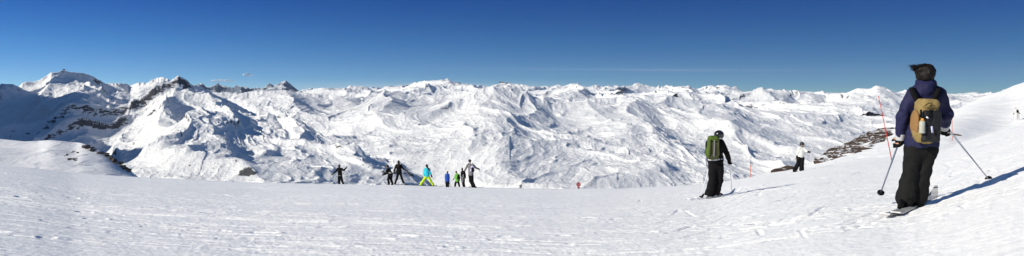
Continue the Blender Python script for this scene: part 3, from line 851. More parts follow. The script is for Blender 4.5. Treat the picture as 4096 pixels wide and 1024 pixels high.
def ski(label, foot, dirn, length=1.65, back=0.45, w=0.075, mat='ski', lift=0.035, group='skis'):
    """a ski lying on the snow, foot = where the boot stands"""
    foot = Vector(foot); dv = Vector((dirn[0], dirn[1], 0)).normalized()
    root = empty('ski', foot, label, 'ski', group)
    a = MB(); pts = []; ws = []
    n = 22
    for i in range(n + 1):
        s = -back * length + length * i / n
        p = foot + dv * s
        z = float(gz(p.x, p.y)) + lift
        f = i / n
        z += 0.11 * max(0, (f - 0.88) / 0.12) ** 2 + 0.02 * max(0, (0.05 - f) / 0.05)
        pts.append(Vector((p.x, p.y, z)) - foot)
        ws.append(w * (1.0 - 0.25 * math.sin(math.pi * min(1, f / 0.9))) * (1 if f < 0.93 else max(0.25, 1 - (f - 0.93) * 10)))
    side = Vector((dv.y, -dv.x, 0))
    a.strip(pts, [q for q in ws], 0.014, side)
    a.build('ski_board', M[mat], root, smooth=False)
    up = Vector((0, 0, 1)); 
    z0 = float(gz(foot.x, foot.y)) - foot.z + lift
    a = MB()
    a.tube([dv * -0.24 + up * (z0 + 0.02), dv * -0.21 + up * (z0 + 0.06), dv * -0.15 + up * (z0 + 0.10)], [0.024, 0.026, 0.018], 8)
    a.build('heel_binding', M['black'], root)
    a = MB(); a.tube([dv * 0.13 + up * (z0 + 0.02), dv * 0.20 + up * (z0 + 0.045), dv * 0.25 + up * (z0 + 0.02)], [0.028, 0.032, 0.022], 8)
    a.build('toe_binding', M['black'], root)
    return root

def backpack(label, p, c, w, h, dep, bag='black', lid=None, pocket=None, straps='black', shL=None, shR=None, tilt=0.0, res=0.012):
    """c = middle of the pack (x, y, z world)"""
    c = Vector(c)
    root = empty('backpack', c - Vector((0, 0, h / 2)), label, 'backpack')
    o = V3([0, 0, h / 2])
    rot = np.array(Matrix.Rotation(tilt, 3, 'Y'))
    R = lambda v: o + rot @ V3(v)
    f = Field(0.04)
    f.box(R((0, 0, 0.0)), (w * 0.37, dep / 2, h * 0.45), min(w, dep) * 0.32, rot)
    f.ell(R((0, -dep * 0.10, -h * 0.20)), (w * 0.51, dep * 0.54, h * 0.31), rot)
    f.build('bag', M[bag], res, root, noise=(0.008, 14, 3))
    f = Field(0.03); f.box(R((0, -dep * 0.08, h * 0.40)), (w * 0.345, dep * 0.58, h * 0.12), min(w, dep) * 0.28, rot)
    f.build('lid', M[lid or bag], res, root, noise=(0.006, 18, 5))
    if pocket:
        f = Field(0.02); f.box(R((w * 0.05, -dep * 0.50, -h * 0.10)), (w * 0.34, dep * 0.17, h * 0.36), 0.03, rot)
        f.build('front_pocket', M[pocket], res, root, noise=(0.006, 20, 9))
    if pocket and w > 0.33:
        for sx in (-0.27, 0.02, 0.30):
            a = MB(); yy = -dep * 0.70
            a.strip([Vector(R((sx * w, yy * 0.86, h * 0.36))), Vector(R((sx * w, yy, h * 0.1))), Vector(R((sx * w * 1.1, yy * 1.06, -h * 0.2))), Vector(R((sx * w, yy * 0.8, -h * 0.46)))], 0.035, 0.02, Vector((1, 0, 0)))
            a.build('compression_strap', M['olive' if abs(sx) > .1 else 'grey'], root)
    b0 = Vector(root.location)
    for sh, sx in ((shL, -1), (shR, 1)):
        if sh is None: continue
        sh = Vector(sh) - b0
        top = Vector(R((sx * w * 0.30, dep * 0.3, h * 0.40)))
        a = MB()
        sd = Vector((1, 0, 0))
        a.strip([top, (top + sh) / 2 + Vector((0, -0.035, 0.02)), sh + Vector((0, -0.06, 0.05)), sh + Vector((0, 0.0, 0.092)), sh + Vector((0, 0.07, 0.05)), sh + Vector((0, 0.10, -0.08))], 0.055, 0.014, sd)
        a.build('shoulder_strap', M[straps], root)
    return root

def rocks(name, label, cat, mat, spots, seed, group=None):
    """one outcrop: angular stones growing out of the slope; spots = (centre, size)"""
    rng = np.random.RandomState(seed)
    import bmesh
    bm = bmesh.new(); bmesh.ops.create_icosphere(bm, subdivisions=3, radius=1.0)
    ico = np.array([v.co[:] for v in bm.verts]); fc = np.array([[v.index for v in f.verts] for f in bm.faces]); bm.free()
    base = np.array(spots[0][0])
    VV, FF = [], []
    k = 0
    for c, s in spots:
        q = ico.copy()
        for _ in range(9):                      # cleave planes
            n = rng.normal(size=3); n /= np.linalg.norm(n)
            dd = q @ n - rng.uniform(0.35, 0.75)
            q = q - np.maximum(dd, 0)[:, None] * n * 0.95
        q = q * np.array([rng.uniform(.9, 2.0), rng.uniform(.8, 1.6), rng.uniform(.35, .7)])
        q += 0.06 * rng.normal(size=(1, 3)) + 0.05 * np.stack([perlin(q[:, 0] * 4 + k, q[:, 1] * 4 + q[:, 2] * 3, 7)] * 3, 1)
        a = rng.uniform(0, 6.28); ca, sa = math.cos(a), math.sin(a)
        q = q @ np.array([[ca, sa, 0], [-sa, ca, 0], [0, 0, 1]])
        VV.append(q * s + np.array(c) - base); FF.append(fc + k * len(ico)); k += 1
    o = mesh_np(name, np.concatenate(VV), np.concatenate(FF), M[mat], smooth=False)
    o.location = base
    return tag(o, label, None, group, 'stuff')

def ground_pt(px, d):
    u, _ = ray(px, 620); x = u * d
    return Vector((x, d, float(gz(x, d))))

def build_people():
    mats()
    # ============ 1. the near skier in the navy jacket
    D = 9.57
    p = person('large skier seen from behind in navy hooded jacket and black trousers, dark windblown hair', D, (3642, 838), dict(
        head=(3700, 293), shL=(3651, 375), shR=(3753, 375), neck=(3701, 345), elL=(3611, 462, -0.02), elR=(3785, 458, 0.03), wrL=(3601, 537, 0.03), wrR=(3781, 500, 0.22),
        hip=(3686, 588), knL=(3641, 690), knR=(3690, 690, 0.02), anL=(3616, 806), anR=(3666, 800, 0.05)),
        dict(jacket='navy', trousers='charcoal', glove='black', hem=-0.0, jw=0.180, flare=1.12, legr=1.04, arm=1.0, cuff=0.098, girth=1.0, toe=(0.12, 0.13, 0), headgear='none',
             hood=[((3701, 345, -0.02), (0.118, 0.105, 0.075)), ((3701, 328, 0.03), (0.110, 0.09, 0.06)), ((3700, 362, -0.05), (0.10, 0.07, 0.06))], handL=(0.02, 0.2, -0.95), handR=(0.12, 0.55, -0.75)),
        res=0.0105)
    Lc, W, root = p['Lc'], p['W'], p['root']
    # hair blown to the left
    hf = Field(0.03); hc = Lc((3703, 292)); hf.ell(hc, (0.094, 0.118, 0.108)).ell(Lc((3699, 305, -0.02)), (0.082, 0.09, 0.06)).ell(Lc((3688, 279)), (0.085, 0.09, 0.055)).ell(Lc((3712, 281)), (0.062, 0.09, 0.052))
    hair = hf.build('hair', M['hair'], 0.008, root, noise=(0.009, 26, 3))
    rng = np.random.RandomState(4); a = MB()
    for i in range(110):
        th = rng.uniform(-0.6, 1.0); ph = rng.uniform(-1.3, 1.3)
        s0 = Vector(hc) + Vector((0.08 * math.sin(-th) - 0.0, 0.08 * math.sin(ph), 0.085 * math.cos(th)))
        ln = rng.uniform(0.02, 0.05)
        dr = Vector((-0.9 + rng.uniform(-.3, .5), rng.uniform(-.5, .5), rng.uniform(-0.1, 0.8))).normalized()
        mid = s0 + dr * ln * 0.6; end = mid + (dr + Vector((-0.3, 0, rng.uniform(-.9, .3)))).normalized() * ln * 0.5
        a.tube([s0, mid, end], [0.007, 0.0045, 0.0012], 5, cap=False)
    for i in range(60):
        s0 = Lc((3655 + rng.uniform(0, 26), 262 + rng.uniform(0, 14), rng.uniform(-.06, .06)))
        e = V3(s0) + V3([-rng.uniform(.03, .075), rng.uniform(-.03, .03), rng.uniform(-.03, .03)])
        a.tube([Vector(s0) + Vector((0.06, 0, -0.005)), Vector(s0), Vector(e)], [0.009, 0.006, 0.0015], 5, cap=False)
    a.build('hair_strand', M['hair'], hair)
    a = MB(); a.tube([Lc((3664, 292, 0.03)), Lc((3662, 300, 0.07)), Lc((3664, 307, 0.11))], 0.006, 6); a.build('sunglasses', M['bluepole'], root)
    # pale cuffs of the gloves
    for wr, el, mt in (('wrL', 'elL', 'lightgrey'), ('wrR', 'elR', 'lightgrey')):
        P = p['P']; dr = V3((0.02, 0.2, -0.95)) if wr == 'wrL' else V3((0.12, 0.55, -0.75))
        f = Field(0.01); f.cone(P[wr] + dr * 0.0, P[wr] + dr * 0.055, 0.053, 0.047); f.build('glove_cuff', M[mt], 0.009, root)
    c = W((3702, 486, -0.20))
    bp = backpack('tan and brown backpack with a black front pocket, worn over the navy jacket', p, c, 0.30, 0.485, 0.19, 'tan', 'tan', 'mesh', 'black', None, None, tilt=0.03, res=0.009)
    b0 = Vector(bp.location)
    def BL(px, py, dy): return V3(W((px, py, dy)) - b0)
    f = Field(0.03); f.ell(BL(3660, 492, -0.22), (0.034, 0.085, 0.15)); f.build('side_panel', M['brown'], 0.009, bp, noise=(0.006, 18, 4))
    for (px0, px1, q) in ((3648, 3674, -1), (3756, 3733, 1)):
        a = MB(); a.strip([BL(px0 - q * 2, 352, -0.02), BL(px0, 358, -0.125), BL(px0 * .7 + px1 * .3, 378, -0.165), BL(px1, 405, -0.15), BL(px1, 420, -0.13)], 0.062, 0.016, Vector((1, 0, 0)))
        a.build('shoulder_strap', M['black'], bp)
    a = MB(); a.tube([BL(3698, 424, -0.345), BL(3706, 418, -0.35), BL(3716, 412, -0.35), BL(3727, 413, -0.35), BL(3729, 420, -0.345), BL(3722, 424, -0.345)], 0.0045, 6); a.build('lid_cord', M['black'], bp)
    for sx in (3684, 3722):
        a = MB(); a.strip([BL(sx, 438, -0.335), BL(sx, 455, -0.345), BL(sx, 470, -0.34)], 0.02, 0.005, Vector((1, 0, 0))); a.build('buckle_strap', M['black'], bp)
    a = MB(); a.strip([BL(3727, 505, -0.362), BL(3730, 531, -0.36)], 0.020, 0.004, Vector((1, 0, 0))); a.build('reflective_tag', M['lilac'], bp)
    a = MB(); a.strip([BL(3706, 467, -0.357), BL(3714, 473, -0.357)], 0.016, 0.004, Vector((0.5, 0, -.8))); a.build('emblem', M['whitepaint'], bp)
    # bottle in the pocket
    bl = W((3688, 533, -0.335)); br = empty('bottle', bl, 'small bottle with pale label and amber neck in the tan backpack pocket', 'bottle')
    a = MB(); a.tube([(0, 0, 0), (0, 0, 0.005), (0, 0, 0.12), (0.002, 0, 0.135)], [0.028, 0.031, 0.031, 0.026], 14); a.build('label_wrap', M['label'], br)
    a = MB(); a.tube([(0.002, 0, 0.132), (0.003, 0, 0.155), (0.004, 0, 0.165)], [0.026, 0.016, 0.014], 12); a.build('neck', M['amber'], br)
    a = MB(); a.tube([(0.004, 0, 0.165), (0.004, 0, 0.18)], 0.015, 10); a.build('cap', M['black'], br)
    pole('grey blue ski pole in the left hand of the navy skier, slanting down left', W((3598, 562, 0.06)), at(3519, 782, 10.15), 'bluepole', 0.0095)
    tp = Vector((at(3961, 762, 10.2).x, 10.2, 0)); tp.z = float(gz(tp.x, tp.y)) - 0.03
    pole('silver ski pole in the right hand of the navy skier, planted to the right', W((3786, 508, 0.27)), tp, 'steel', 0.0095)
    for fx, dx, lb in (((3622, 838), 0, 'left grey snow-dusted ski with red binding behind the navy skier'), ((3662, 833), 0.05, 'right grey snow-dusted ski with red binding behind the navy skier')):
        q = W((fx[0], fx[1], dx)); q.z = float(gz(q.x, q.y))
        ski(lb, q, (0.66, 0.75), 1.66, 0.46, 0.105, 'grey_ski')
    # ============ 2. skier with the green pack
    D = 20.4
    p = person('skier with bowed black helmet, black jacket and trousers, seen from behind with green pack', D, (2852, 794), dict(
        head=(2876, 545, 0.05), shL=(2836, 572), shR=(2884, 570), neck=(2864, 558, 0.02), elL=(2830, 610, 0.2), elR=(2905, 612, 0.05), wrL=(2838, 640, 0.42), wrR=(2915, 636, 0.2),
        hip=(2864, 664), knL=(2850, 722, -0.02), knR=(2877, 722, 0.05), anL=(2832, 779, -0.05), anR=(2861, 775, 0.05)),
        dict(jacket='black', trousers='black', boots='lightgrey', headgear='helmet', jw=0.175, hem=-0.06, legr=1.12, cuff=0.09, toe=(0.14, 0.1, 0), face=(0.45, 0.8, -0.35), band=((2862, 637), 0.03, 'lightgrey'), handR=(0.25, 0.3, -0.9)), res=0.015)
    W = p['W']
    backpack('lime green and olive backpack on the skier with the black helmet', p, W((2850, 592, -0.21)), 0.34, 0.56, 0.22, 'green', 'green', 'olive', 'lightgrey', W((2838, 562)), W((2882, 562)), tilt=0.04)
    tp = at(2801, 790, 20.1); tp.z = float(gz(tp.x, tp.y)) - 0.02
    pole('white ski pole slanting behind the skier with green pack', W((2840, 655, 0.35)), tp, 'whitepaint', 0.009)
    tp = at(2929, 788, 20.6); tp.z = float(gz(tp.x, tp.y)) - 0.02
    pole('silver ski pole held upright right of the skier with green pack', W((2918, 648, 0.25)), tp, 'steel', 0.009)
    for fx, dx, lb in (((2834, 797), -0.1, 'white ski nearer the camera under the skier with green pack'), ((2862, 790), 0.2, 'white ski farther from the camera under the skier with green pack')):
        q = W((fx[0], fx[1], dx)); q.z = float(gz(q.x, q.y))
        ski(lb, q, (0.80, 0.55), 1.65, 0.42, 0.08, 'whitepaint')
    # ============ 3. person walking in the pale jacket
    D = 46.0
    X = lambda a, b, dy=0.0: (3080 + a / 3.576, 540 + b / 3.576, dy)
    p = person('person in pale grey jacket and black trousers walking, one arm out to the right', D, X(400, 525)[:2], dict(
        head=X(460, 138), shL=X(418, 190), shR=X(488, 192), neck=X(458, 172), elL=X(396, 245), elR=X(520, 232, -.15), wrL=X(388, 312), wrR=X(545, 240, -.25),
        hip=X(440, 335), knL=X(398, 425), knR=X(455, 425, -.1), anL=X(350, 500), anR=X(450, 500, -.1)),
        dict(jacket='cream', trousers='black', boots='black', headgear='helmet', goggles=True, face=(0.15, -1, -0.05), hem=-0.03, jw=0.17, legr=1.15, cuff=0.10, toe=(0.12, -0.1, 0)), res=0.02)
    W = p['W']
    # ============ 4. skier in white high on the right
    D = 95.0
    X = lambda a, b, dy=0.0: (3850 + a / 3.577, 380 + b / 3.577, dy)
    p = person('small skier dressed in white with black pack, high on the right-hand slope', D, X(790, 360)[:2], dict(
        head=X(748, 172), shL=X(758, 208), shR=X(786, 208), neck=X(768, 195), elL=X(748, 235, .1), elR=X(800, 235), wrL=X(738, 262, .2), wrR=X(812, 258, .1),
        hip=X(788, 268), knL=X(780, 312), knR=X(800, 312), anL=X(780, 350), anR=X(808, 345)),
        dict(jacket='cream', trousers='lightgrey', boots='lightgrey', headgear='helmet', hatmat='whitepaint', face=(-1, 0.3, -.2), jw=0.16, hem=0.0), res=0.025)
    W = p['W']
    backpack('small black backpack on the skier dressed in white', p, W(X(786, 234, -0.16)), 0.30, 0.40, 0.2, 'black', res=0.02)
    pole('thin dark ski pole left of the skier dressed in white', W(X(730, 272, .2)), W(X(708, 378, .1)), 'bluepole')
    pole('thin dark ski pole trailing right of the skier dressed in white', W(X(815, 262)), W(X(880, 305, -.1)), 'bluepole')
    # ============ group on the crest, left to right
    X = lambda a, b, dy=0.0: (1300 + a / 3.578, 600 + b / 3.578, dy)
    D = 64.0
    p = person('black-clad skier standing with both arms spread wide on the crest, leftmost of all', D, X(228, 497)[:2], dict(
        head=X(203, 232), shL=X(182, 268), shR=X(238, 268), neck=X(208, 255), elL=X(155, 308), elR=X(268, 292), wrL=X(112, 345), wrR=X(298, 262),
        hip=X(215, 375), knL=X(200, 430), knR=X(240, 430), anL=X(205, 485), anR=X(262, 485)),
        dict(jacket='black', trousers='black', headgear='helmet', jw=0.19, hem=0.02, band=(X(214, 365), 0.03, 'grey'), legr=1.1), res=0.025)
    W = p['W']
    pole('grey ski pole hanging from the hand of the skier with spread arms', W(X(105, 350)), W(X(110, 492)), 'bluepole')
    D = 57.0
    p = person('skier in black bending forward with arms held out to the left', D, X(935, 500)[:2], dict(
        head=X(888, 235), shL=X(890, 280), shR=X(930, 275, .1), neck=X(900, 262), elL=X(872, 325, -.1), elR=X(905, 330, .1), wrL=X(842, 347, -.15), wrR=X(850, 350, .1),
        hip=X(938, 350), knL=X(905, 420), knR=X(945, 420, .1), anL=X(915, 487), anR=X(968, 485, .1)),
        dict(jacket='black', trousers='black', headgear='helmet', face=(-1, .4, -.2), jw=0.17, hem=-.02, band=(X(934, 325), 0.035, 'lightgrey'), legr=1.15, toe=(-0.14, 0.06, 0)), res=0.025)
    D = 53.0
    p = person('tall long-haired skier in black, legs apart and one pole out to the right', D, X(1060, 500)[:2], dict(
        head=X(1055, 168), shL=X(1022, 215), shR=X(1092, 212), neck=X(1057, 200), elL=X(1000, 262), elR=X(1115, 262), wrL=X(992, 305), wrR=X(1162, 290),
        hip=X(1062, 322), knL=X(1028, 410), knR=X(1100, 405), anL=X(998, 485), anR=X(1130, 475)),
        dict(jacket='black', trousers='black', boots='lightgrey', headgear='hair', jw=0.20, hem=0.06, flare=1.1, tail=[(X(1055, 175, -.05), X(1056, 235, -.12), 0.10, 0.09)], legr=1.0), res=0.022)
    W = p['W']
    pole('dark ski pole held out right of the tall skier in black', W(X(1177, 300)), W(X(1216, 472)), 'bluepole')
    q = W(X(1135, 505, -.1)); q.z = float(gz(q.x, q.y)); ski('dark ski under the right foot of the tall skier in black', q, (0.9, -0.2), 1.6, 0.4, 0.08, 'black')
    X = lambda a, b, dy=0.0: (1650 + a / 3.578, 600 + b / 3.578, dy)
    D = 62.0
    p = person('skier in turquoise jacket and lime green trousers with legs spread wide', D, X(207, 520)[:2], dict(
        head=X(206, 232), shL=X(180, 275), shR=X(236, 275), neck=X(206, 258), elL=X(165, 335, .1), elR=X(256, 330), wrL=X(172, 372, .25), wrR=X(270, 370),
        hip=X(208, 385), knL=X(150, 450), knR=X(262, 450), anL=X(112, 500), anR=X(300, 505)),
        dict(jacket='turquoise', trousers='lime', headgear='hair', jw=0.18, hem=0.02, tail=[(X(212, 245, -.08), X(236, 288, -.14), 0.06, 0.045)], legr=1.05), res=0.022)
    W = p['W']
    for a0, lb in ((112, 'dark ski under the left foot of the turquoise skier'), (302, 'dark ski under the right foot of the turquoise skier')):
        q = W(X(a0, 518)); q.z = float(gz(q.x, q.y)); ski(lb, q, (1, 0.25 if a0 > 200 else -0.1), 1.5, 0.45, 0.075, 'black')
    D = 60.0
    p = person('small child in blue jacket and grey hat between turquoise and green skiers', D, X(500, 532)[:2], dict(
        head=X(500, 322), shL=X(480, 355), shR=X(516, 355), neck=X(499, 346), elL=X(470, 395), elR=X(522, 395), wrL=X(474, 430, .1), wrR=X(520, 430, .1),
        hip=X(498, 445), knL=X(486, 485), knR=X(508, 485), anL=X(487, 520), anR=X(510, 520)),
        dict(S=0.74, jacket='blue', trousers='black', headgear='hat', hatmat='grey', jw=0.22, hem=0.06, legr=1.2, pompom=False), res=0.02)
    W = p['W']
    pole('thin grey ski pole right of the child in blue', W(X(524, 460)), W(X(556, 530)), 'steel', 0.007)
    pole('thin grey ski pole close behind the child in blue', W(X(526, 465, .1)), W(X(538, 532, .2)), 'steel', 0.007)
    p = person('child in leaf green jacket and black bobble hat, one arm out to the left', 60.0, X(640, 527)[:2], dict(
        head=X(626, 318), shL=X(620, 350), shR=X(662, 350), neck=X(636, 340), elL=X(606, 388), elR=X(678, 392), wrL=X(588, 414, .1), wrR=X(672, 425),
        hip=X(640, 445), knL=X(615, 480), knR=X(662, 482), anL=X(608, 515), anR=X(672, 515)),
        dict(S=0.76, jacket='childgreen', trousers='black', headgear='hat', hatmat='black', jw=0.21, hem=0.06, legr=1.2), res=0.02)
    W = p['W']
    backpack('black backpack on the child in the green jacket', p, W(X(660, 388, -0.14)), 0.27, 0.36, 0.18, 'black', res=0.02)
    p = person('slim figure in black with black hat standing behind the green child', 61.0, X(735, 530)[:2], dict(
        head=X(712, 278), shL=X(702, 315), shR=X(742, 315), neck=X(718, 300), elL=X(698, 360), elR=X(756, 355), wrL=X(706, 395, .1), wrR=X(758, 385),
        hip=X(724, 410), knL=X(716, 465), knR=X(736, 470), anL=X(728, 515), anR=X(744, 520)),
        dict(S=0.86, jacket='black', trousers='black', headgear='hat', hatmat='black', jw=0.16, hem=0.10, legr=1.0), res=0.022)
    D = 50.0
    p = person('tall man in grey jacket, black helmet and black trousers at the right of the group', D, X(870, 538)[:2], dict(
        head=X(820, 158), shL=X(788, 215), shR=X(866, 212), neck=X(822, 196), elL=X(760, 270), elR=X(905, 252), wrL=X(742, 305), wrR=X(938, 266),
        hip=X(836, 362), knL=X(828, 440), knR=X(858, 445), anL=X(860, 520), anR=X(888, 520)),
        dict(jacket='grey', trousers='black', headgear='helmet', jw=0.185, hem=0.02, legr=1.05, toe=(0.13, 0.06, 0)), res=0.02)
    W = p['W']
    backpack('white and lilac backpack on the man in the grey jacket', p, W(X(858, 272, -0.17)), 0.32, 0.46, 0.22, 'lilac', 'lilac', 'black', 'black', W(X(800, 205)), W(X(858, 205)), res=0.018)
    pole('white ski pole left of the man in the grey jacket', W(X(728, 330)), W(X(715, 478)), 'whitepaint', 0.012)
    pole('white ski pole held out right of the man in the grey jacket', W(X(952, 280)), W(X(1005, 455)), 'whitepaint', 0.011)
    q = W(X(870, 540)); q.z = float(gz(q.x, q.y)); ski('black ski under the man in the grey jacket', q, (0.95, 0.2), 1.6, 0.5, 0.08, 'black')

def build_markers():
    # round piste marker
    D = 58.0; c = at(2314, 738, D)
    r = empty('piste_sign', (c.x, D, float(gz(c.x, D))), 'round dark red piste marker with the number 15 on the crest', 'sign')
    zc = c.z - r.location.z
    a = MB(); a.tube([(0, -0.01, zc), (0, 0.015, zc)], 0.165, 40); a.build('disc', M['signred'], r)
    a = MB(); ring = [(0.15 * math.cos(t), -0.013, zc + 0.15 * math.sin(t)) for t in np.linspace(0, 2 * math.pi, 40)]
    a.tube(ring, 0.006, 6, cap=False); a.build('rim', M['pink'], r)
    fc = bpy.data.curves.new('numerals', 'FONT'); fc.body = '15'; fc.size = 0.19; fc.align_x = 'CENTER'; fc.align_y = 'CENTER'; fc.extrude = 0.002
    fc.materials.append(M['pink']); fo = bpy.data.objects.new('numerals', fc); COL.objects.link(fo); fo.parent = r
    fo.rotation_euler = (math.pi / 2, 0, 0); fo.location = (0, -0.014, zc)
    me = bpy.data.meshes.new_from_object(fo.evaluated_get(bpy.context.evaluated_depsgraph_get()))
    fm = bpy.data.objects.new('numerals', me); COL.objects.link(fm); fm.parent = r; fm.rotation_euler = fo.rotation_euler; fm.location = fo.location
    bpy.data.objects.remove(fo); fm.name = 'numerals'
    a = MB(); a.tube([(0, 0.03, -0.3), (0, 0.03, zc + 0.1)], 0.03, 8); a.build('post', M['signred'], r)
    a = MB(); a.strip([(0, -0.02, zc - 0.19), (0, -0.02, zc - 0.27)], 0.22, 0.02, Vector((1, 0, 0))); a.build('plate', M['signred'], r)
    # piste poles
    g = ground_pt(3001, 50.0)
    r = empty('piste_pole', g, 'thin orange-red piste pole standing right of the skier with green pack', 'marker pole', 'piste marker poles')
    t = at(3004, 621, 50.0) - g
    a = MB(); a.tube([(0, 0, -0.3), t * 0.55], 0.022, 8); a.build('lower_rod', M['orange'], r)
    a = MB(); a.tube([t * 0.55, t], [0.017, 0.012], 8); a.build('upper_rod', M['grey'], r)
    g = ground_pt(3570, 36.0)
    r = empty('piste_pole', g, 'tall leaning red piste pole left of the navy skier', 'marker pole', 'piste marker poles')
    t = at(3514, 384, 36.0) - g
    a = MB(); a.tube([t * -0.08, t * 0.5, t], [0.021, 0.019, 0.015], 8); a.build('rod', M['red'], r)
    a = MB(); a.tube([t * 0.44, t * 0.52], [0.035, 0.035], 8); a.build('reflector_sleeve', M['red'], r)
    g = ground_pt(3809, 62.0)
    r = empty('piste_pole', g, 'short orange piste pole with a small round disc, right of the navy skier', 'marker pole', 'piste marker poles')
    t = at(3808, 466, 62.0) - g
    a = MB(); a.tube([(0, 0, -0.3), t], 0.02, 8); a.build('rod', M['orange'], r)
    a = MB(); a.tube([t + Vector((0, -0.03, 0)), t + Vector((0, -0.01, 0))], 0.13, 18); a.build('disc', M['orange'], r)

    rng = np.random.RandomState(11)
    # brown outcrop along the ridge
    sp = []
    top = lambda px: float(crest2(px))
    for i in range(520):
        px = 3556 - 262 * rng.rand() ** 1.25
        f = (px - 3285) / 271
        th = 6 + 42 * math.sin(math.pi * min(1, max(0, f) * 0.82 + 0.04)) 
        off = rng.uniform(-3, th) if rng.rand() < 0.75 else rng.uniform(-3, 8)
        if perlin(np.array([px * 0.022]), np.array([off * 0.06]), 5)[0] < -0.22: continue
        y = top(px) + off
        u, t_ = ray(px, y)
        # march to where that direction meets the slope
        d = 45.0
        while d < 240 and float(gz(u * d, d)) < t_ * d: d += 2.0
        if d >= 238: d = float(dcrest(px))
        x = u * d
        s = rng.uniform(0.3, 1.25) * (d / 130) * (1.2 if off < 8 else 1)
        sp.append(((x, d, float(gz(x, d)) - 0.18 * s), s))
    rocks('rock_outcrop', 'long brown rocky outcrop breaking the snow along the right-hand ridge', 'rocks', 'ridgerock', sp, 3)
    sp = []
    for i in range(34):
        px = rng.uniform(3100, 3172); f = (px - 3100) / 72
        y = 706 - 27 * f + rng.uniform(-22, 2) * math.sin(math.pi * min(1, f + 0.15))
        p = at(px, y, 76 + rng.uniform(-2, 6))
        sp.append(((p.x, p.y, p.z), rng.uniform(0.25, 0.7)))
    rocks('rock_outcrop', 'small brown rocks behind the crest at the feet of the person in pale jacket', 'rocks', 'ridgerock', sp, 5)
    sp = []
    for i in range(110):
        f = rng.rand() ** 0.8
        px = 326 + 220 * f; cyy = np.interp(px, [326, 380, 435, 497, 543, 560], [572, 596, 623, 669, 704, 720])
        dpx = np.interp(px, [300, 540, 640], [850, 680, 620]) * rng.uniform(0.93, 1.0)
        if perlin(np.array([px * 0.05]), np.array([0.5]), 8)[0] < -0.25: continue
        q_ = at(px, cyy + rng.uniform(-2, 10), dpx)
        sp.append(((q_.x, q_.y, q_.z - 0.5), rng.uniform(1.2, 3.6)))
    rocks('rock_outcrop', 'dark rocks along the falling edge of the left-hand snow hill', 'rocks', 'darkrock', sp, 9)
    sp = []
    for (rx, ry, n_) in ((262, 618, 3), (300, 608, 4), (290, 640, 7)):
        for i in range(n_):
            q_ = at(rx + rng.uniform(-16, 16), ry + rng.uniform(-5, 5), np.interp(ry, [600, 660], [720, 560]))
            sp.append(((q_.x, q_.y, q_.z), rng.uniform(0.6, 1.5)))
    rocks('rock_outcrop', 'scattered dark stones in the middle of the left-hand snow hill', 'rocks', 'darkrock', sp, 10)
    sp = []
    for i in range(9):
        p = ground_pt(3768 + i * 8 + rng.uniform(-3, 3), 74)
        sp.append(((p.x, p.y, p.z), rng.uniform(0.12, 0.3)))
    rocks('rock_outcrop', 'few dark stones in the snow just right of the navy skier', 'rocks', 'rock', sp, 7)
    # summit buildings
    c = at(2018, 333, 7180)
    r = empty('summit_station', c, 'small dark lift station with mast on the central white summit', 'building')
    def boxm(name, x0, x1, z0, z1, y0=-12, y1=12, mat='building'):
        a = MB(); a.strip([((x0 + x1) / 2, 0, z0), ((x0 + x1) / 2, 0, z1)], x1 - x0, y1 - y0, Vector((1, 0, 0))); return a.build(name, M[mat], r, smooth=False)
    boxm('wall', -46, -8, -14, 9); boxm('hall', 2, 44, -14, 5); boxm('roof', -48, -6, 9.2, 12, -14, 14, 'darkrock')
    a = MB(); a.tube([(-22, 0, 11), (-22, 0, 30)], [1.6, 0.9], 6); a.build('mast', M['steel'], r)
    c = at(256, 287, 4560)
    r = empty('summit_tower', c, 'tiny dark stone tower on top of the highest left summit', 'tower')
    boxm('shaft', -3.2, 3.2, -12, 11, -4, 4, 'darkrock'); boxm('cap', -5, 5, 11.1, 14, -5, 5, 'darkrock')
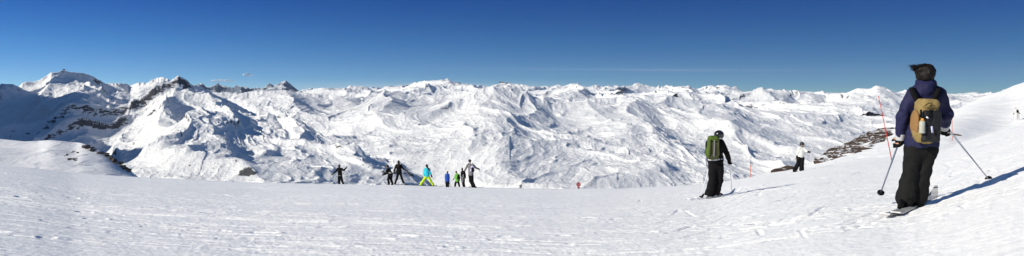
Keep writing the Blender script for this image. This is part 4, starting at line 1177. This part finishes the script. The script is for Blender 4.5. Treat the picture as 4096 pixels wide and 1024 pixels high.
def build_sky_things():
    def cloudmat(name, dens):
        m, nt, b = new_mat(name)
        N = nt.nodes.new; L = nt.links.new
        b.inputs['Base Color'].default_value = (0.85, 0.85, 0.86, 1); b.inputs['Roughness'].default_value = 1; b.inputs['Specular IOR Level'].default_value = 0
        tc = N('ShaderNodeTexCoord'); n = N('ShaderNodeTexNoise'); n.inputs['Scale'].default_value = 0.008; n.inputs['Detail'].default_value = 6
        L(tc.outputs['Object'], n.inputs['Vector'])
        mr = N('ShaderNodeMapRange'); mr.inputs['From Min'].default_value = 0.25; mr.inputs['From Max'].default_value = 0.7
        mr.inputs['To Max'].default_value = dens
        L(n.outputs['Fac'], mr.inputs['Value']); L(mr.outputs[0], b.inputs['Alpha'])
        return m
    for (px, py, wpx, hpx, lb, thr, sd) in ((992, 300, 44, 10, 'small white puff of cloud above the far blue peaks on the left', 0.5, 2), (889, 323, 104, 7, 'long thin white cloud streak above the far blue peaks on the left', 0.45, 3)):
        D = 46500.0; c = at(px, py, D); k = D / F
        f = Field(120); rng = np.random.RandomState(sd); base = V3(c)
        f.ell(V3([0, 0, 0]), (wpx * k * 0.5, 400, hpx * k * 0.32))
        for i in range(4):
            t = rng.uniform(-0.25, 0.3)
            f.ell(V3([t * wpx * k, -100, 0.08 * hpx * k]), (wpx * k * rng.uniform(.12, .22), 350, hpx * k * 0.42), k=90)
        o = f.build('cloud', cloudmat('cloud_vapour', thr), max(22.0, hpx * k / 8)); o.location = c
        tag(o, lb, 'cloud')
    m = bpy.data.materials.new('clear_air'); m.use_nodes = True; nt = m.node_tree; nt.nodes.clear()
    out = nt.nodes.new('ShaderNodeOutputMaterial'); v = nt.nodes.new('ShaderNodeVolumePrincipled')
    v.inputs['Color'].default_value = (0.62, 0.80, 1.0, 1); v.inputs['Density'].default_value = 4.5e-6; v.inputs['Anisotropy'].default_value = 0.0
    nt.links.new(v.outputs[0], out.inputs['Volume'])
    x0, x1, y0, y1, z0, z1 = -30000, 30000, -1500, 45000, -1302, 1500
    V = [(x0, y0, z0), (x1, y0, z0), (x1, y1, z0), (x0, y1, z0), (x0, y0, z1), (x1, y0, z1), (x1, y1, z1), (x0, y1, z1)]
    Q = [(0, 3, 2, 1), (4, 5, 6, 7), (0, 1, 5, 4), (1, 2, 6, 5), (2, 3, 7, 6), (3, 0, 4, 7)]
    o = mesh_np('haze', V, Q, m, smooth=False); tag(o, kind='stuff')
#@@F1
# ================================================================== LIGHT, SKY, CAMERA
SUN_EL, SUN_A = math.radians(28), math.radians(60)     # shadows run towards azimuth A (clockwise from +y)
def build_light():
    ld = bpy.data.lights.new('sun', 'SUN'); ld.energy = 5.0; ld.angle = math.radians(0.5); ld.color = (1.0, 0.945, 0.84)
    lo = bpy.data.objects.new('sun', ld); COL.objects.link(lo)
    d = Vector((math.sin(SUN_A) * math.cos(SUN_EL), math.cos(SUN_A) * math.cos(SUN_EL), -math.sin(SUN_EL)))
    lo.rotation_euler = d.to_track_quat('-Z', 'Y').to_euler()
    lo.location = (-30, -20, 30)
    w = bpy.data.worlds.new('World'); SC.world = w; w.use_nodes = True
    nt = w.node_tree; nt.nodes.clear()
    N = nt.nodes.new; L = nt.links.new
    out = N('ShaderNodeOutputWorld'); bg = N('ShaderNodeBackground'); L(bg.outputs[0], out.inputs[0])
    sky = N('ShaderNodeTexSky'); sky.sky_type = 'NISHITA'; sky.sun_disc = False
    sky.sun_elevation = SUN_EL; sky.sun_rotation = -(SUN_A + math.pi)
    sky.altitude = 2800; sky.air_density = 1.0; sky.dust_density = 0.15; sky.ozone_density = 3.0
    bg.inputs['Strength'].default_value = 0.14
    # the gradient of a clear high-altitude sky climbs quickly above the ridges
    tc = N('ShaderNodeTexCoord'); sx = N('ShaderNodeSeparateXYZ'); L(tc.outputs['Generated'], sx.inputs[0])
    mr = N('ShaderNodeMath'); mr.operation = 'MULTIPLY'; mr.inputs[1].default_value = 3.2; L(sx.outputs['Z'], mr.inputs[0])
    ad = N('ShaderNodeMath'); ad.operation = 'ADD'; ad.inputs[1].default_value = 0.03; L(mr.outputs[0], ad.inputs[0])
    cx = N('ShaderNodeCombineXYZ'); L(sx.outputs['X'], cx.inputs[0]); L(sx.outputs['Y'], cx.inputs[1]); L(ad.outputs[0], cx.inputs[2])
    nm = N('ShaderNodeVectorMath'); nm.operation = 'NORMALIZE'; L(cx.outputs[0], nm.inputs[0])
    L(nm.outputs[0], sky.inputs[0])
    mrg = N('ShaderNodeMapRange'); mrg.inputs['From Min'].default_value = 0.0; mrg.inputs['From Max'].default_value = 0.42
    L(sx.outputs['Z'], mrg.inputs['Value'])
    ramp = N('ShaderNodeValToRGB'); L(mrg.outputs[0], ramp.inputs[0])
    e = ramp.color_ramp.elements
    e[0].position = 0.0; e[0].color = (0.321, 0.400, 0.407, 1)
    e[1].position = 1.0; e[1].color = (0.60, 0.78, 0.86, 1)  # sky above the frame brightened, added fill for the shaded snow
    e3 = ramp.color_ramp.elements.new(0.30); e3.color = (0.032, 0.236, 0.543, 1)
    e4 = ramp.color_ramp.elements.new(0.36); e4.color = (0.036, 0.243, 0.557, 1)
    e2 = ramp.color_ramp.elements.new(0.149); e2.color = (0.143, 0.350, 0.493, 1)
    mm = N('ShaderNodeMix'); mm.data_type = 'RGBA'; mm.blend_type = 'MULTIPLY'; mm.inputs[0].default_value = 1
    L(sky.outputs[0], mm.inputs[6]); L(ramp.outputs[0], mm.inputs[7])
    def mth(op, a, b_=0.0, c_=None):
        q = N('ShaderNodeMath'); q.operation = op
        for i_, s_ in enumerate((a, b_) if c_ is None else (a, b_, c_)):
            if isinstance(s_, (int, float)): q.inputs[i_].default_value = s_
            else: L(s_, q.inputs[i_])
        return q.outputs[0]
    az = mth('ARCTAN2', sx.outputs['X'], sx.outputs['Y'])
    nz = N('ShaderNodeTexNoise'); nz.inputs['Scale'].default_value = 1.0; nz.inputs['Detail'].default_value = 5
    mpp = N('ShaderNodeMapping'); mpp.inputs['Scale'].default_value = (14, 14, 190); L(tc.outputs['Generated'], mpp.inputs[0]); L(mpp.outputs[0], nz.inputs['Vector'])
    wob = mth('MULTIPLY', mth('SUBTRACT', nz.outputs['Fac'], 0.5), 0.006)
    def bell(v, c, w):      # soft bump around c
        return mth('POWER', 2.718, mth('MULTIPLY', mth('POWER', mth('DIVIDE', mth('SUBTRACT', v, c), w), 2.0), -1.0))
    el = mth('ADD', sx.outputs['Z'], wob)
    veil = mth('MULTIPLY', mth('MULTIPLY', bell(el, 0.0105, 0.0062), bell(az, -0.10, 0.20)), 0.42)
    trail_c = mth('ADD', 0.0345, mth('MULTIPLY', az, -0.012))
    trail = mth('MULTIPLY', mth('MULTIPLY', bell(mth('ADD', sx.outputs['Z'], mth('MULTIPLY', wob, 0.25)), trail_c, 0.0011), bell(az, 0.17, 0.16)), mth('MULTIPLY', nz.outputs['Fac'], 0.30))
    fac = mth('ADD', veil, trail)
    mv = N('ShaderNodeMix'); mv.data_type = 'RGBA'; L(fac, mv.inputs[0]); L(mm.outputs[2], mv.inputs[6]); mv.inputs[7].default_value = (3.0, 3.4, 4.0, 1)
    # the side towards the sun is a little brighter
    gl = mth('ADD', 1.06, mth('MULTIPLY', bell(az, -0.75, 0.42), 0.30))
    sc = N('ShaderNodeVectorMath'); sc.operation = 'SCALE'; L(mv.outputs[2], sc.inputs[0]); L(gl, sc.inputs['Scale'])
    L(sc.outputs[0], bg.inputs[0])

def build_camera():
    cd = bpy.data.cameras.new('camera'); co = bpy.data.objects.new('camera', cd); COL.objects.link(co)
    cd.sensor_fit = 'HORIZONTAL'; cd.sensor_width = 36; cd.lens = 36 * F / 4096
    cd.clip_start = 0.1; cd.clip_end = 120000
    co.rotation_euler = (math.pi / 2 - PITCH, 0, 0)
    SC.camera = co

build_light(); build_camera()
build_ground()
build_mountains()
build_people(); build_markers(); build_sky_things()
vs = SC.view_settings
vs.view_transform = 'Standard'; vs.look = 'None'; vs.exposure = 0.25; vs.gamma = 1; vs.use_curve_mapping = False
